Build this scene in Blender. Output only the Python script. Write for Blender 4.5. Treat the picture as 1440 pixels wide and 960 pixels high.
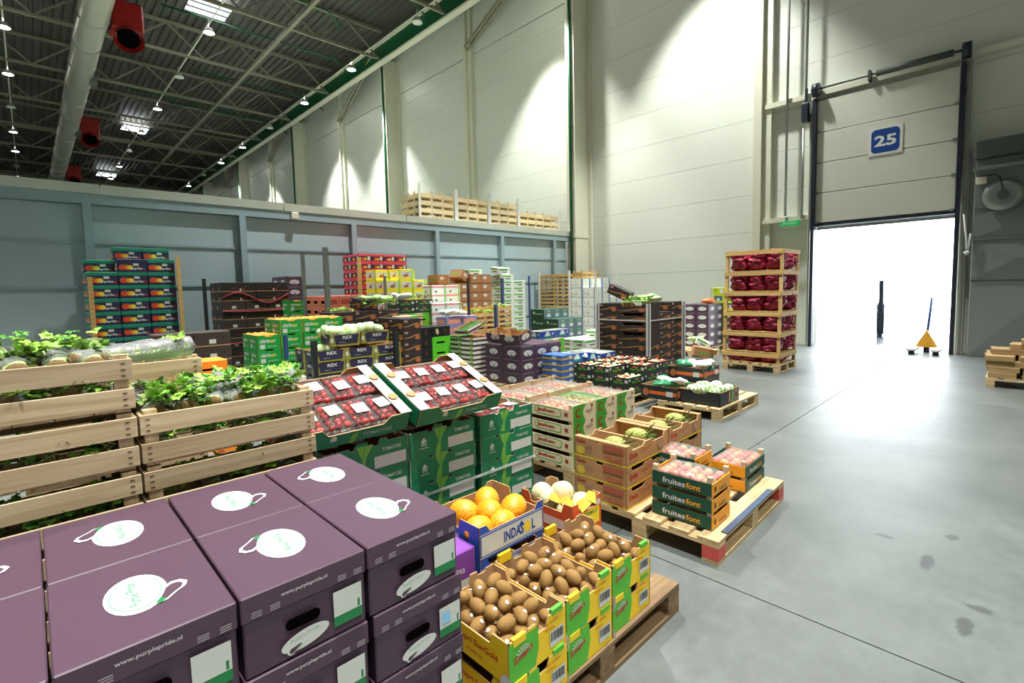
import bpy, math, random
import numpy as np
from mathutils import Vector, Matrix, noise
for o in list(bpy.data.objects): bpy.data.objects.remove(o)
rnd = random.Random(7)
S = bpy.context.scene
COL = S.collection
# ---------------------------------------------------------------- camera
FPX, PX, PY, AZ, PITCH, ROLL, EYE = 698.0, 720.0, 460.3, .7692, .0773, -.0231, 1.6
_fw = Vector((math.sin(AZ)*math.cos(PITCH), math.cos(AZ)*math.cos(PITCH), -math.sin(PITCH)))
_rt = Vector((math.cos(AZ), -math.sin(AZ), 0)); _up = _rt.cross(_fw)
_rt, _up = _rt*math.cos(ROLL)+_up*math.sin(ROLL), _up*math.cos(ROLL)-_rt*math.sin(ROLL)
cd = bpy.data.cameras.new('camera'); cam = bpy.data.objects.new('camera', cd); COL.objects.link(cam)
cd.sensor_width = 36; cd.lens = 36*FPX/1440; cd.shift_x = 0; cd.shift_y = -(480-PY)/1440; cd.clip_end = 300; cd.clip_start = .05
_m = Matrix((( _rt.x, _up.x, -_fw.x, 0), (_rt.y, _up.y, -_fw.y, 0), (_rt.z, _up.z, -_fw.z, EYE), (0, 0, 0, 1)))
cam.matrix_world = _m; S.camera = cam
def _ray(x, y): return _fw+_rt*((x-PX)/FPX)+_up*((PY-y)/FPX)
def FL(x, y, z=0.0):                      # pixel -> point on the horizontal plane z
    d = _ray(x, y); return Vector((0, 0, EYE))+d*((z-EYE)/d.z)
def AY(x, y, Y):                          # pixel -> point on the plane Y = const
    d = _ray(x, y); return Vector((0, 0, EYE))+d*(Y/d.y)
def AX(x, y, X):
    d = _ray(x, y); return Vector((0, 0, EYE))+d*(X/d.x)
# ---------------------------------------------------------------- world, exposure
S.view_settings.view_transform = 'Standard'; S.view_settings.look = 'None'
S.view_settings.gamma = 1; S.view_settings.use_curve_mapping = False
S.view_settings.exposure = 0.4
W = bpy.data.worlds.new('world'); S.world = W; W.use_nodes = True
W.node_tree.nodes['Background'].inputs[0].default_value = (.93, .96, 1, 1)
W.node_tree.nodes['Background'].inputs[1].default_value = 11.0
LAMP_W = 5600.0
LAMP_HALF = 38.5
# ---------------------------------------------------------------- materials
def lin(h):
    c = [int(h[i:i+2], 16)/255 for i in (0, 2, 4)]
    return tuple((v/12.92 if v <= .04045 else ((v+.055)/1.055)**2.4) for v in c)+(1,)
MATS = {}
def mat(name, h, rough=.6, metal=0, var=0, scale=8, bump=0, bscale=60, stretch=(1, 1, 1), spec=.5, emit=0, sss=0, coat=0):
    if name in MATS: return MATS[name]
    m = bpy.data.materials.new(name); m.use_nodes = True; nt = m.node_tree; b = nt.nodes['Principled BSDF']
    c = lin(h); b.inputs['Base Color'].default_value = c; b.inputs['Roughness'].default_value = rough
    b.inputs['Metallic'].default_value = metal; b.inputs['Specular IOR Level'].default_value = spec
    if coat: b.inputs['Coat Weight'].default_value = coat; b.inputs['Coat Roughness'].default_value = .15
    if sss: b.inputs['Subsurface Weight'].default_value = sss; b.inputs['Subsurface Radius'].default_value = (.02, .02, .01)
    if emit: b.inputs['Emission Color'].default_value = c; b.inputs['Emission Strength'].default_value = emit
    if var or bump:
        tc = nt.nodes.new('ShaderNodeTexCoord'); mp = nt.nodes.new('ShaderNodeMapping'); mp.inputs['Scale'].default_value = stretch
        nt.links.new(tc.outputs['Object'], mp.inputs[0])
    if var:
        n = nt.nodes.new('ShaderNodeTexNoise'); n.inputs['Scale'].default_value = scale; n.inputs['Detail'].default_value = 5; n.inputs['Roughness'].default_value = .6
        nt.links.new(mp.outputs[0], n.inputs[0])
        mx = nt.nodes.new('ShaderNodeMix'); mx.data_type = 'RGBA'
        mx.inputs[6].default_value = tuple(v*(1-var) for v in c[:3])+(1,); mx.inputs[7].default_value = tuple(min(1, v*(1+var)) for v in c[:3])+(1,)
        nt.links.new(n.outputs[0], mx.inputs[0]); nt.links.new(mx.outputs[2], b.inputs['Base Color'])
    if bump:
        n2 = nt.nodes.new('ShaderNodeTexNoise'); n2.inputs['Scale'].default_value = bscale; n2.inputs['Detail'].default_value = 3
        nt.links.new(mp.outputs[0], n2.inputs[0])
        bp = nt.nodes.new('ShaderNodeBump'); bp.inputs['Strength'].default_value = bump; bp.inputs['Distance'].default_value = .01
        nt.links.new(n2.outputs[0], bp.inputs['Height']); nt.links.new(bp.outputs[0], b.inputs['Normal'])
    MATS[name] = m; return m
def film_mat(name, alpha=.2, tint='ffffff', rough=.12, scale=30, body=1.0):
    if name in MATS: return MATS[name]
    m = bpy.data.materials.new(name); m.use_nodes = True; nt = m.node_tree; nt.nodes.clear()
    out = nt.nodes.new('ShaderNodeOutputMaterial'); mx = nt.nodes.new('ShaderNodeMixShader'); tr = nt.nodes.new('ShaderNodeBsdfTransparent')
    pr = nt.nodes.new('ShaderNodeBsdfPrincipled'); pr.inputs['Base Color'].default_value = tuple(v*body for v in lin(tint)[:3])+(1,); pr.inputs['Roughness'].default_value = rough; pr.inputs['Specular IOR Level'].default_value = 1.0; pr.inputs['Coat Weight'].default_value = .6
    fr = nt.nodes.new('ShaderNodeFresnel'); fr.inputs[0].default_value = 1.5
    ad = nt.nodes.new('ShaderNodeMath'); ad.operation = 'ADD'; ad.use_clamp = True; ad.inputs[1].default_value = alpha
    tc = nt.nodes.new('ShaderNodeTexCoord'); n = nt.nodes.new('ShaderNodeTexNoise'); n.inputs['Scale'].default_value = scale; n.inputs['Detail'].default_value = 3
    bp = nt.nodes.new('ShaderNodeBump'); bp.inputs['Strength'].default_value = .8; bp.inputs['Distance'].default_value = .01
    L = nt.links.new
    L(tc.outputs['Object'], n.inputs[0]); L(n.outputs[0], bp.inputs['Height']); L(bp.outputs[0], pr.inputs['Normal']); L(bp.outputs[0], fr.inputs['Normal'])
    L(fr.outputs[0], ad.inputs[0]); L(ad.outputs[0], mx.inputs[0]); L(tr.outputs[0], mx.inputs[1]); L(pr.outputs[0], mx.inputs[2]); L(mx.outputs[0], out.inputs[0])
    MATS[name] = m; return m
def wood_mat(name, h, h2, along='x'):
    if name in MATS: return MATS[name]
    m = bpy.data.materials.new(name); m.use_nodes = True; nt = m.node_tree; b = nt.nodes['Principled BSDF']; b.inputs['Roughness'].default_value = .7
    L = nt.links.new; tc = nt.nodes.new('ShaderNodeTexCoord'); mp = nt.nodes.new('ShaderNodeMapping')
    mp.inputs['Scale'].default_value = {'x': (2, 40, 40), 'y': (40, 2, 40), 'z': (40, 40, 2)}[along]
    oi = nt.nodes.new('ShaderNodeObjectInfo'); ad = nt.nodes.new('ShaderNodeVectorMath'); ad.operation = 'ADD'
    sc = nt.nodes.new('ShaderNodeVectorMath'); sc.operation = 'SCALE'; sc.inputs[0].default_value = (7, 9, 11); L(oi.outputs['Random'], sc.inputs['Scale'])
    L(tc.outputs['Object'], ad.inputs[0]); L(sc.outputs[0], ad.inputs[1]); L(ad.outputs[0], mp.inputs[0])
    n = nt.nodes.new('ShaderNodeTexNoise'); n.inputs['Scale'].default_value = 1; n.inputs['Detail'].default_value = 4; n.inputs['Distortion'].default_value = .6; L(mp.outputs[0], n.inputs[0])
    cr = nt.nodes.new('ShaderNodeValToRGB'); cr.color_ramp.elements[0].position = .3; cr.color_ramp.elements[1].position = .7
    cr.color_ramp.elements[0].color = lin(h2); cr.color_ramp.elements[1].color = lin(h); L(n.outputs[0], cr.inputs[0])
    hs = nt.nodes.new('ShaderNodeHueSaturation'); vm = nt.nodes.new('ShaderNodeMapRange'); vm.inputs[3].default_value = .82; vm.inputs[4].default_value = 1.1
    L(oi.outputs['Random'], vm.inputs[0]); L(vm.outputs[0], hs.inputs['Value']); L(cr.outputs[0], hs.inputs['Color']); L(hs.outputs[0], b.inputs['Base Color'])
    bp = nt.nodes.new('ShaderNodeBump'); bp.inputs['Strength'].default_value = .15; bp.inputs['Distance'].default_value = .004; L(n.outputs[0], bp.inputs['Height']); L(bp.outputs[0], b.inputs['Normal'])
    MATS[name] = m; return m
WX = wood_mat('pale crate wood along x', 'd8c3a0', 'b59a74', 'x'); WY = wood_mat('pale crate wood along y', 'd8c3a0', 'b59a74', 'y'); WZ = wood_mat('pale crate wood upright', 'd8c3a0', 'b59a74', 'z')
PW = wood_mat('pallet wood along x', 'd9c294', 'b09467', 'x'); PWY = wood_mat('pallet wood along y', 'd9c294', 'b09467', 'y')
OW = wood_mat('golden crate wood', 'd9b878', 'bb9150', 'x')
kraft = mat('kraft board', 'b58a5c', .8, var=.12, scale=6); kraft_in = mat('kraft board inside', 'b28d62', .85, var=.1)
white = mat('white print', 'cfd1cd', .6); black = mat('black print', '0c0c0d', .7); paper = mat('paper label', 'cccfc9', .6)
hole = mat('dark hand hole', '0a0709', .9, spec=0)
FILM = film_mat('clear wrinkled film', .05, 'ffffff', .1, 45, .3); FILM2 = film_mat('milky film', .16, 'f2f4f2', .15, 26, .5); GFILM = film_mat('green net film', .3, '56b06a', .25, 60, .8)
# ---------------------------------------------------------------- mesh builder
class MB:
    def __init__(s): s.v, s.f, s.m, s.sm = [], [], [], []
    def add(s, vs, fs, m=0, smooth=False):
        b = len(s.v); s.v += [tuple(q) for q in vs]
        for f in fs: s.f.append(tuple(b+i for i in f)); s.m.append(m); s.sm.append(smooth)
        return s
    def box(s, x0, y0, z0, x1, y1, z1, m=0, mtx=None):
        vs = [Vector((x, y, z)) for x in (x0, x1) for y in (y0, y1) for z in (z0, z1)]
        if mtx: vs = [mtx @ q for q in vs]
        return s.add(vs, [(0, 1, 3, 2), (4, 6, 7, 5), (0, 4, 5, 1), (2, 3, 7, 6), (0, 2, 6, 4), (1, 5, 7, 3)], m)
    def cbox(s, x0, y0, z0, x1, y1, z1, c=.004, m=0):
        X, Y, Z = (x0, x1), (y0, y1), (z0, z1); vs = []; idx = {}
        for i in (0, 1):
            for j in (0, 1):
                for k in (0, 1):
                    ci, cj, ck = c*(1-2*i), c*(1-2*j), c*(1-2*k)
                    idx[i, j, k] = len(vs)
                    vs += [(X[i], Y[j]+cj, Z[k]+ck), (X[i]+ci, Y[j], Z[k]+ck), (X[i]+ci, Y[j]+cj, Z[k])]
        I = lambda i, j, k, a: idx[i, j, k]+a
        fs = []
        for i in (0, 1):
            q = [I(i, 0, 0, 0), I(i, 1, 0, 0), I(i, 1, 1, 0), I(i, 0, 1, 0)]; fs.append(q if i else q[::-1])
            q = [I(0, i, 0, 1), I(0, i, 1, 1), I(1, i, 1, 1), I(1, i, 0, 1)]; fs.append(q if i else q[::-1])
            q = [I(0, 0, i, 2), I(1, 0, i, 2), I(1, 1, i, 2), I(0, 1, i, 2)]; fs.append(q if i else q[::-1])
        for a in (0, 1):
            for b in (0, 1):
                fs.append([I(a, b, 0, 0), I(a, b, 1, 0), I(a, b, 1, 1), I(a, b, 0, 1)])
                fs.append([I(a, 0, b, 0), I(a, 1, b, 0), I(a, 1, b, 2), I(a, 0, b, 2)])
                fs.append([I(0, a, b, 1), I(1, a, b, 1), I(1, a, b, 2), I(0, a, b, 2)])
        for i in (0, 1):
            for j in (0, 1):
                for k in (0, 1): fs.append([I(i, j, k, 0), I(i, j, k, 1), I(i, j, k, 2)])
        return s.add(vs, fs, m)
    def ell(s, c, r, m=0, seg=12, rings=8, fn=None, mtx=None):
        vs = []; fs = []
        for i in range(rings+1):
            t = math.pi*i/rings
            for j in range(seg):
                a = 2*math.pi*j/seg; n = Vector((math.sin(t)*math.cos(a), math.sin(t)*math.sin(a), math.cos(t)))
                k = fn(n) if fn else 1
                q = Vector((n.x*r[0]*k, n.y*r[1]*k, n.z*r[2]*k))
                if mtx: q = mtx @ q
                vs.append(q+Vector(c))
        for i in range(rings):
            for j in range(seg):
                a = i*seg+j; b = i*seg+(j+1) % seg; fs.append((a, a+seg, b+seg, b))
        return s.add(vs, fs, m, True)
    def tube(s, pts, r, m=0, seg=8, cap=True, smooth=True):
        pts = [Vector(p) for p in pts]; n = len(pts); rr = r if isinstance(r, (list, tuple)) else [r]*n
        vs = []; ref = None
        for i, p in enumerate(pts):
            t = (pts[min(i+1, n-1)]-pts[max(i-1, 0)]).normalized()
            if ref is None: ref = Vector((0, 0, 1)) if abs(t.z) < .9 else Vector((1, 0, 0))
            u = t.cross(ref).normalized(); w = u.cross(t); ref = w
            for j in range(seg):
                a = 2*math.pi*j/seg; vs.append(p+u*(rr[i]*math.cos(a))+w*(rr[i]*math.sin(a)))
        fs = [(i*seg+j, i*seg+(j+1) % seg, (i+1)*seg+(j+1) % seg, (i+1)*seg+j) for i in range(n-1) for j in range(seg)]
        s.add(vs, fs, m, smooth)
        if cap:
            b = len(s.v)-n*seg
            s.f.append(tuple(b+j for j in range(seg))[::-1]); s.m.append(m); s.sm.append(False)
            s.f.append(tuple(b+(n-1)*seg+j for j in range(seg))); s.m.append(m); s.sm.append(False)
        return s
    def bar(s, a, b, w, h, m=0):
        a, b = Vector(a), Vector(b); t = (b-a); L = t.length; t.normalize()
        ref = Vector((0, 0, 1)) if abs(t.z) < .95 else Vector((1, 0, 0)); u = t.cross(ref).normalized(); v = u.cross(t)
        mt = Matrix(((t.x, u.x, v.x, a.x), (t.y, u.y, v.y, a.y), (t.z, u.z, v.z, a.z), (0, 0, 0, 1)))
        return s.box(0, -w/2, -h/2, L, w/2, h/2, m, mt)
    def wall(s, p0, p1, prof, t, z0=0, m=0, mi=1, mr=2):
        """board from p0 to p1 (outer face, inside on the left), top edge follows prof [(u, z)...]; thickness t inward"""
        p0, p1 = Vector((*p0, 0)), Vector((*p1, 0)); d = (p1-p0); n = Vector((-d.y, d.x, 0)).normalized()*t
        vs = []; 
        for u, z in prof:
            q = p0+d*u
            vs += [(q.x, q.y, z0), (q.x, q.y, z), (q.x+n.x, q.y+n.y, z0), (q.x+n.x, q.y+n.y, z)]
        k = len(prof)
        s.add(vs, [(4*i, 4*i+4, 4*i+5, 4*i+1) for i in range(k-1)], m)
        s.add(vs, [(4*i+2, 4*i+3, 4*i+7, 4*i+6) for i in range(k-1)], mi)
        s.add(vs, [(4*i+1, 4*i+5, 4*i+7, 4*i+3) for i in range(k-1)]+[(0, 1, 3, 2), (4*k-4, 4*k-2, 4*k-1, 4*k-3)], mr)
        return s
    def tray(s, w, d, h, t=.006, pf=None, pl=None, m=0, mi=1, mr=1, bz=.006):
        flat = [(0, h), (1, h)]; pf = pf or flat; pl = pl or flat
        s.wall((0, 0), (w, 0), pf, t, 0, m, mi, mr); s.wall((w, d), (0, d), pf, t, 0, m, mi, mr)
        s.wall((w, 0), (w, d), pl, t, 0, m, mi, mr); s.wall((0, d), (0, 0), pl, t, 0, m, mi, mr)
        s.box(t, t, 0, w-t, d-t, bz, mi); return s
    def mesh(s, name, mats):
        me = bpy.data.meshes.new(name); me.from_pydata(s.v, [], s.f)
        for q in mats: me.materials.append(q)
        me.polygons.foreach_set('material_index', s.m); me.polygons.foreach_set('use_smooth', s.sm); me.update(); return me
def link(name, me, parent=None, loc=(0, 0, 0), rot=(0, 0, 0), scale=None):
    o = bpy.data.objects.new(name, me); COL.objects.link(o); o.location = loc; o.rotation_euler = rot
    if scale: o.scale = scale
    if parent: o.parent = parent
    return o
def tag(o, label=None, cat=None, group=None, kind=None):
    if label: o['label'] = label
    if cat: o['category'] = cat
    if group: o['group'] = group
    if kind: o['kind'] = kind
    return o
def part(name, mb, mats, parent=None, loc=(0, 0, 0), rot=(0, 0, 0)): return link(name, mb.mesh(name, mats), parent, loc, rot)
def struct(name, mb, mats, loc=(0, 0, 0)): return tag(part(name, mb, mats, None, loc), kind='structure')
_tc = {}
def text2d(s, bold=0.0):
    if (s, bold) in _tc: return _tc[s, bold]
    cu = bpy.data.curves.new('t', 'FONT'); cu.body = s; cu.size = 1; cu.resolution_u = 2; cu.offset = bold
    ob = bpy.data.objects.new('t', cu); COL.objects.link(ob); dg = bpy.context.evaluated_depsgraph_get()
    me = ob.evaluated_get(dg).to_mesh(); vs = [(v.co.x, v.co.y) for v in me.vertices]; fs = [tuple(p.vertices) for p in me.polygons]
    bpy.data.objects.remove(ob); bpy.data.curves.remove(cu)
    x0 = min(v[0] for v in vs); x1 = max(v[0] for v in vs); y0 = min(v[1] for v in vs); y1 = max(v[1] for v in vs)
    _tc[s, bold] = ([((x-x0)/(x1-x0), (y-y0)/(y1-y0)) for x, y in vs], fs, (x1-x0)/(y1-y0)); return _tc[s, bold]
class Print:
    """flat print on the faces of a w x d x h carton: F front (-y), L left (-x), T top, R right, B back"""
    def __init__(s, w, d, h): s.w, s.d, s.h = w, d, h; s.mb = MB(); s.mats = []; s.n = 0
    def _m(s, m):
        if m not in s.mats: s.mats.append(m)
        return s.mats.index(m)
    def _p(s, face, u, v):
        e = .0007+.00025*s.n
        return {'F': (u, -e, v), 'L': (-e, s.d-u, v), 'T': (u, v, s.h+e), 'R': (s.w+e, u, v), 'B': (s.w-u, s.d+e, v)}[face]
    def poly(s, face, pts, m):
        s.n += 1; s.mb.add([s._p(face, *q) for q in pts], [tuple(range(len(pts)))], s._m(m)); return s
    def rect(s, face, u, v, w, h, m): return s.poly(face, [(u, v), (u+w, v), (u+w, v+h), (u, v+h)], m)
    def ell(s, face, u, v, ru, rv, m, rot=0, seg=24, arc=(0, 1)):
        c, q = math.cos(rot), math.sin(rot); pts = []
        for i in range(seg):
            a = 2*math.pi*i/seg; x, y = ru*math.cos(a), rv*math.sin(a); pts.append((u+x*c-y*q, v+x*q+y*c))
        return s.poly(face, pts, m)
    def rrect(s, face, u, v, w, h, r, m):
        pts = []
        for cx, cy, a0 in ((u+w-r, v+r, -90), (u+w-r, v+h-r, 0), (u+r, v+h-r, 90), (u+r, v+r, 180)):
            for k in range(5): a = math.radians(a0+k*22.5); pts.append((cx+r*math.cos(a), cy+r*math.sin(a)))
        return s.poly(face, pts, m)
    def strip(s, face, pts, th, m):
        s.n += 1; k = len(pts); vs = [s._p(face, x, y-th[i]/2) for i, (x, y) in enumerate(pts)]+[s._p(face, x, y+th[i]/2) for i, (x, y) in enumerate(pts)]
        s.mb.add(vs, [(i, i+1, k+i+1, k+i) for i in range(k-1)], s._m(m)); return s
    def arc(s, face, u, v, r0, r1, a0, a1, m, seg=14):
        s.n += 1; vs = []
        for i in range(seg+1):
            a = math.radians(a0+(a1-a0)*i/seg)
            for r in (r0, r1): vs.append(s._p(face, u+r*math.cos(a), v+r*math.sin(a)))
        s.mb.add(vs, [(2*i, 2*i+1, 2*i+3, 2*i+2) for i in range(seg)], s._m(m)); return s
    def text(s, face, u, v, h, t, m, w=None, bold=.012, rot=0, skew=0):
        s.n += 1; vs, fs, asp = text2d(t, bold); w = w or asp*h; c, q = math.cos(rot), math.sin(rot)
        out = []
        for x, y in vs: x, y = x*w+skew*y*h, y*h; out.append(s._p(face, u+x*c-y*q, v+x*q+y*c))
        s.mb.add(out, fs, s._m(m)); return s
    def mesh(s, name='print'): return s.mb.mesh(name, s.mats)
# kind = dict(dim, body mesh, children [(name, mesh, loc)])
def inst(K, label, cat, group, loc, rz=0.0, rot=None, name=None):
    o = link(name or K['name'], K['body'], None, loc, rot or (0, 0, rz)); tag(o, label, cat, group)
    for n, me, l in K['parts']: link(n, me, o, l)
    return o
ORD = ['topmost', 'second', 'third', 'fourth', 'fifth', 'sixth', 'seventh', 'eighth', 'ninth', 'tenth', 'eleventh', 'twelfth', 'thirteenth', 'fourteenth', 'fifteenth', 'sixteenth']
NTH = ['first']+ORD[1:]
def which(base, k, n, i, nx, ref, j, ny):
    bits = [base]
    if n > 1: bits.append('topmost' if k == n-1 else ('lowest' if k == 0 else ORD[n-1-k]+' from top'))
    if nx > 1 and ref: bits.append(NTH[i]+' column from '+ref)
    if ny > 1 and j > 0: bits.append('rear row' if ny == 2 else NTH[j]+' row')
    while len(bits) > 1 and len(' '.join(bits).split()) > 16: bits.pop()
    return ', '.join(bits)
def stack(K, x, y, z, nx, ny, nz, label, cat, group, gap=.006, shell=True, skip=(), ref=None):
    """nx: int, or list of layer counts per column; near corner of the block at x, y, z"""
    w, d, h = K['dim']; H = nz if isinstance(nz, list) else [[nz]*nx for _ in range(ny)]
    if H and not isinstance(H[0], list): H = [H]*ny
    for j in range(ny):
        for i in range(nx):
            for k in range(H[j][i]):
                hid = i > 0 and j > 0 and k < H[j][i]-1 and k < H[j-1][i] and k < H[j][i-1]
                if (shell and hid) or (i, j, k) in skip: continue
                inst(K, which(label, k, H[j][i], i, nx, ref, j, ny), cat, group, (x+i*(w+gap)+rnd.uniform(-.001, .001), y+j*(d+gap)+rnd.uniform(-.001, .001), z+k*(h+.001)), rnd.uniform(-.002, .002))
# ================================================================ SETTING
XW = 14.3; YP = 11.05; ZC = 14.4
mwall = mat('white sandwich panel', 'd2d7cc', .38, var=.03, scale=3, spec=.5)
mcol = mat('cream steel column', 'd2d3c0', .45, var=.03)
mgreen = mat('green painted pipe', '06562f', .35)
mpart = mat('blue grey painted panel', '9fb4b9', .42, var=.04, scale=2)
mpart2 = mat('blue grey steel profile', '8ba2a8', .4)
mcap = mat('galvanised cap flashing', 'b9c1b4', .35, metal=.2, var=.06, scale=2)
msteel = mat('galvanised steel', '9aa09c', .35, metal=.7, var=.1, scale=5)
mtruss = mat('pale truss steel', '7d7b68', .5)
mdeck = mat('corrugated roof deck', '55564f', .45, metal=.4, var=.06, scale=1)
mdark = mat('dark navy track', '1b2333', .4); mgrey = mat('grey machine paint', '77807d', .4, var=.04, scale=3)
mgrey2 = mat('dark grey duct', '4b514f', .5)
# floor material: polished concrete with mottling, scuffs and a few dark stains
def floor_mat():
    m = bpy.data.materials.new('polished concrete'); m.use_nodes = True; nt = m.node_tree; b = nt.nodes['Principled BSDF']; L = nt.links.new
    g = nt.nodes.new('ShaderNodeNewGeometry')
    def nz(scale, det=6, ro=.6):
        n = nt.nodes.new('ShaderNodeTexNoise'); n.inputs['Scale'].default_value = scale; n.inputs['Detail'].default_value = det; n.inputs['Roughness'].default_value = ro; L(g.outputs['Position'], n.inputs[0]); return n
    a = nz(1.3); f = nz(14, 8, .7)
    cr = nt.nodes.new('ShaderNodeValToRGB'); cr.color_ramp.elements[0].position = .32; cr.color_ramp.elements[0].color = lin('545a58'); cr.color_ramp.elements[1].position = .7; cr.color_ramp.elements[1].color = lin('6a706d'); L(a.outputs[0], cr.inputs[0])
    cf = nt.nodes.new('ShaderNodeValToRGB'); cf.color_ramp.elements[0].position = .3; cf.color_ramp.elements[0].color = (.72, .72, .72, 1); cf.color_ramp.elements[1].position = .65; L(f.outputs[0], cf.inputs[0])
    mx = nt.nodes.new('ShaderNodeMix'); mx.data_type = 'RGBA'; mx.blend_type = 'MULTIPLY'; mx.inputs[0].default_value = .7; L(cr.outputs[0], mx.inputs[6]); L(cf.outputs[0], mx.inputs[7])
    last = mx.outputs[2]
    st = nz(9, 5, .65)
    for (x, y, rx, ry) in ((2.98, .13, .12, .05), (3.2, .09, .05, .10), (3.55, .33, .16, .05), (3.75, .55, .04, .08), (4.0, .25, .08, .05)):
        sp = nt.nodes.new('ShaderNodeVectorMath'); sp.operation = 'SUBTRACT'; sp.inputs[1].default_value = (x, y, 0); L(g.outputs['Position'], sp.inputs[0])
        dv = nt.nodes.new('ShaderNodeVectorMath'); dv.operation = 'DIVIDE'; dv.inputs[1].default_value = (rx, ry, 1); L(sp.outputs[0], dv.inputs[0])
        ln = nt.nodes.new('ShaderNodeVectorMath'); ln.operation = 'LENGTH'; L(dv.outputs[0], ln.inputs[0])
        ad = nt.nodes.new('ShaderNodeMath'); ad.operation = 'MULTIPLY_ADD'; ad.inputs[1].default_value = 1.6; L(st.outputs[0], ad.inputs[0]); L(ln.outputs['Value'], ad.inputs[2])
        mr = nt.nodes.new('ShaderNodeMapRange'); mr.inputs[1].default_value = 1.3; mr.inputs[2].default_value = 1.5; mr.inputs[3].default_value = .55; mr.inputs[4].default_value = 1; L(ad.outputs[0], mr.inputs[0])
        m2 = nt.nodes.new('ShaderNodeMix'); m2.data_type = 'RGBA'; m2.blend_type = 'MULTIPLY'; m2.inputs[0].default_value = 1; L(last, m2.inputs[6]); L(mr.outputs[0], m2.inputs[7]); last = m2.outputs[2]
    L(last, b.inputs['Base Color'])
    rr = nt.nodes.new('ShaderNodeMapRange'); rr.inputs[3].default_value = .32; rr.inputs[4].default_value = .55; L(f.outputs[0], rr.inputs[0]); L(rr.outputs[0], b.inputs['Roughness'])
    return m
mfloor = floor_mat()
fl = struct('floor', MB().box(-26, -9, -.3, 34, 80, -.006), [mat('floor joint filler', '3b3d39', .9)])
for i in range(-4, 2):
    for j in range(-1, 13):
        x0, y0 = 2.555+6*i, -4.2+6*j; x1, y1 = min(x0+6, XW), y0+6
        if x1-x0 < .2: continue
        part('slab', MB().box(max(x0, -25)+.004, y0+.004, -.2, x1-.004, y1-.004, 0), [mfloor], fl)
part('slab', MB().box(XW, -9, -.2, 34, 14, 0), [mfloor], fl)
# long wall with the dock door, sandwich panels between columns
wl = struct('wall_right', MB().box(XW+.06, 3.72, -.2, XW+.3, 80, ZC).box(XW+.06, -9, -.2, XW+.3, 1.02, ZC).box(XW+.06, 1.02, 2.98, XW+.3, 3.72, ZC), [mat('panel joint', '6f746a', .7)])
ROW = 1.0
for (y0, y1) in [(-9, -1), (-1, 5.05), (5.05, 11), (11, 17), (17, 23), (23, 29), (29, 35), (35, 41), (41, 47), (47, 53), (53, 59), (59, 66), (66, 80)]:
    for k in range(14):
        z0, z1 = k*ROW, (k+1)*ROW if k < 13 else ZC
        if k == 11: z1 = 11.6
        if k == 12: z0 = 11.64
        segs = [(y0, y1)] if not (y0 == -1 and z1 <= 3) else [(-1, 1.02), (3.72, 5.05)]
        for a, b in segs: part('panel', MB().box(XW, a+.003, z0+.003, XW+.06, b-.003, z1-.003), [mwall], wl)
struct('wall_far', MB().box(-26, 79.8, -.2, XW, 80, ZC), [mwall]); struct('wall_left', MB().box(-26, -9, -.2, -25.8, 80, ZC), [mwall]); struct('wall_back', MB().box(-26, -9, -.2, XW, -8.8, ZC), [mwall])
# roof deck: trapezoid ribs running along y
mb = MB(); xs = []; x = -26.0
while x < XW: xs += [(x, ZC), (x+.12, ZC), (x+.16, ZC-.07), (x+.28, ZC-.07)]; x += .32
vs = []
for px_, z_ in xs: vs += [(px_, -9, z_), (px_, 80, z_)]
mb.add(vs, [(2*i, 2*i+1, 2*i+3, 2*i+2) for i in range(len(xs)-1)]); mb.box(-26, -9, ZC+.05, XW+.3, 80, ZC+.3)
struct('ceiling', mb, [mdeck])
# columns
def column(y, big):
    if big:
        t = MB().box(13.52, y-.27, 0, 14.3, y+.1, 13.2); o = struct('trim_%d' % (20+int(y)), t, [mcol])
        part('flange', MB().box(14.2, y-.42, 0, 14.3, y-.27, 13.2), [mcol], o)
        part('girdle', MB().box(13.50, y-.29, 3.3, 14.3, y+.11, 3.42), [mcol], o)
        p = part('downpipe', MB().tube([(13.47, y-.12, .1), (13.47, y-.12, 13.0)], .05, seg=10), [mgreen])
        tag(p, 'green vertical rain downpipe on the cream wall column', 'pipe', 'green downpipes on the wall columns')
        for z in (3.4, 7, 10.5): part('clamp', MB().box(13.46, y-.19, z, 13.53, y-.05, z+.05), [msteel], p)
    else:
        o = struct('trim_%d' % (20+int(y)), MB().box(14.02, y-.05, 0, 14.3, y+.15, 13.9), [mcol]); part('flange', MB().box(14.14, y-.25, 0, 14.3, y-.05, 13.9), [mcol], o)
for k in range(-1, 6): column(11.0+12*k, True)
for k in range(-1, 6): column(5.0+12*k if k >= 0 else -7.2, False)
def trim(n, mb, m): return struct('trim_%d' % n, mb, [m])
trim(1, MB().box(14.1, -1, 6.1, 14.3, 5.0, 6.22), mcol); trim(2, MB().box(14.08, 3.75, 3.16, 14.3, 4.95, 3.28), mcol)
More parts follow.
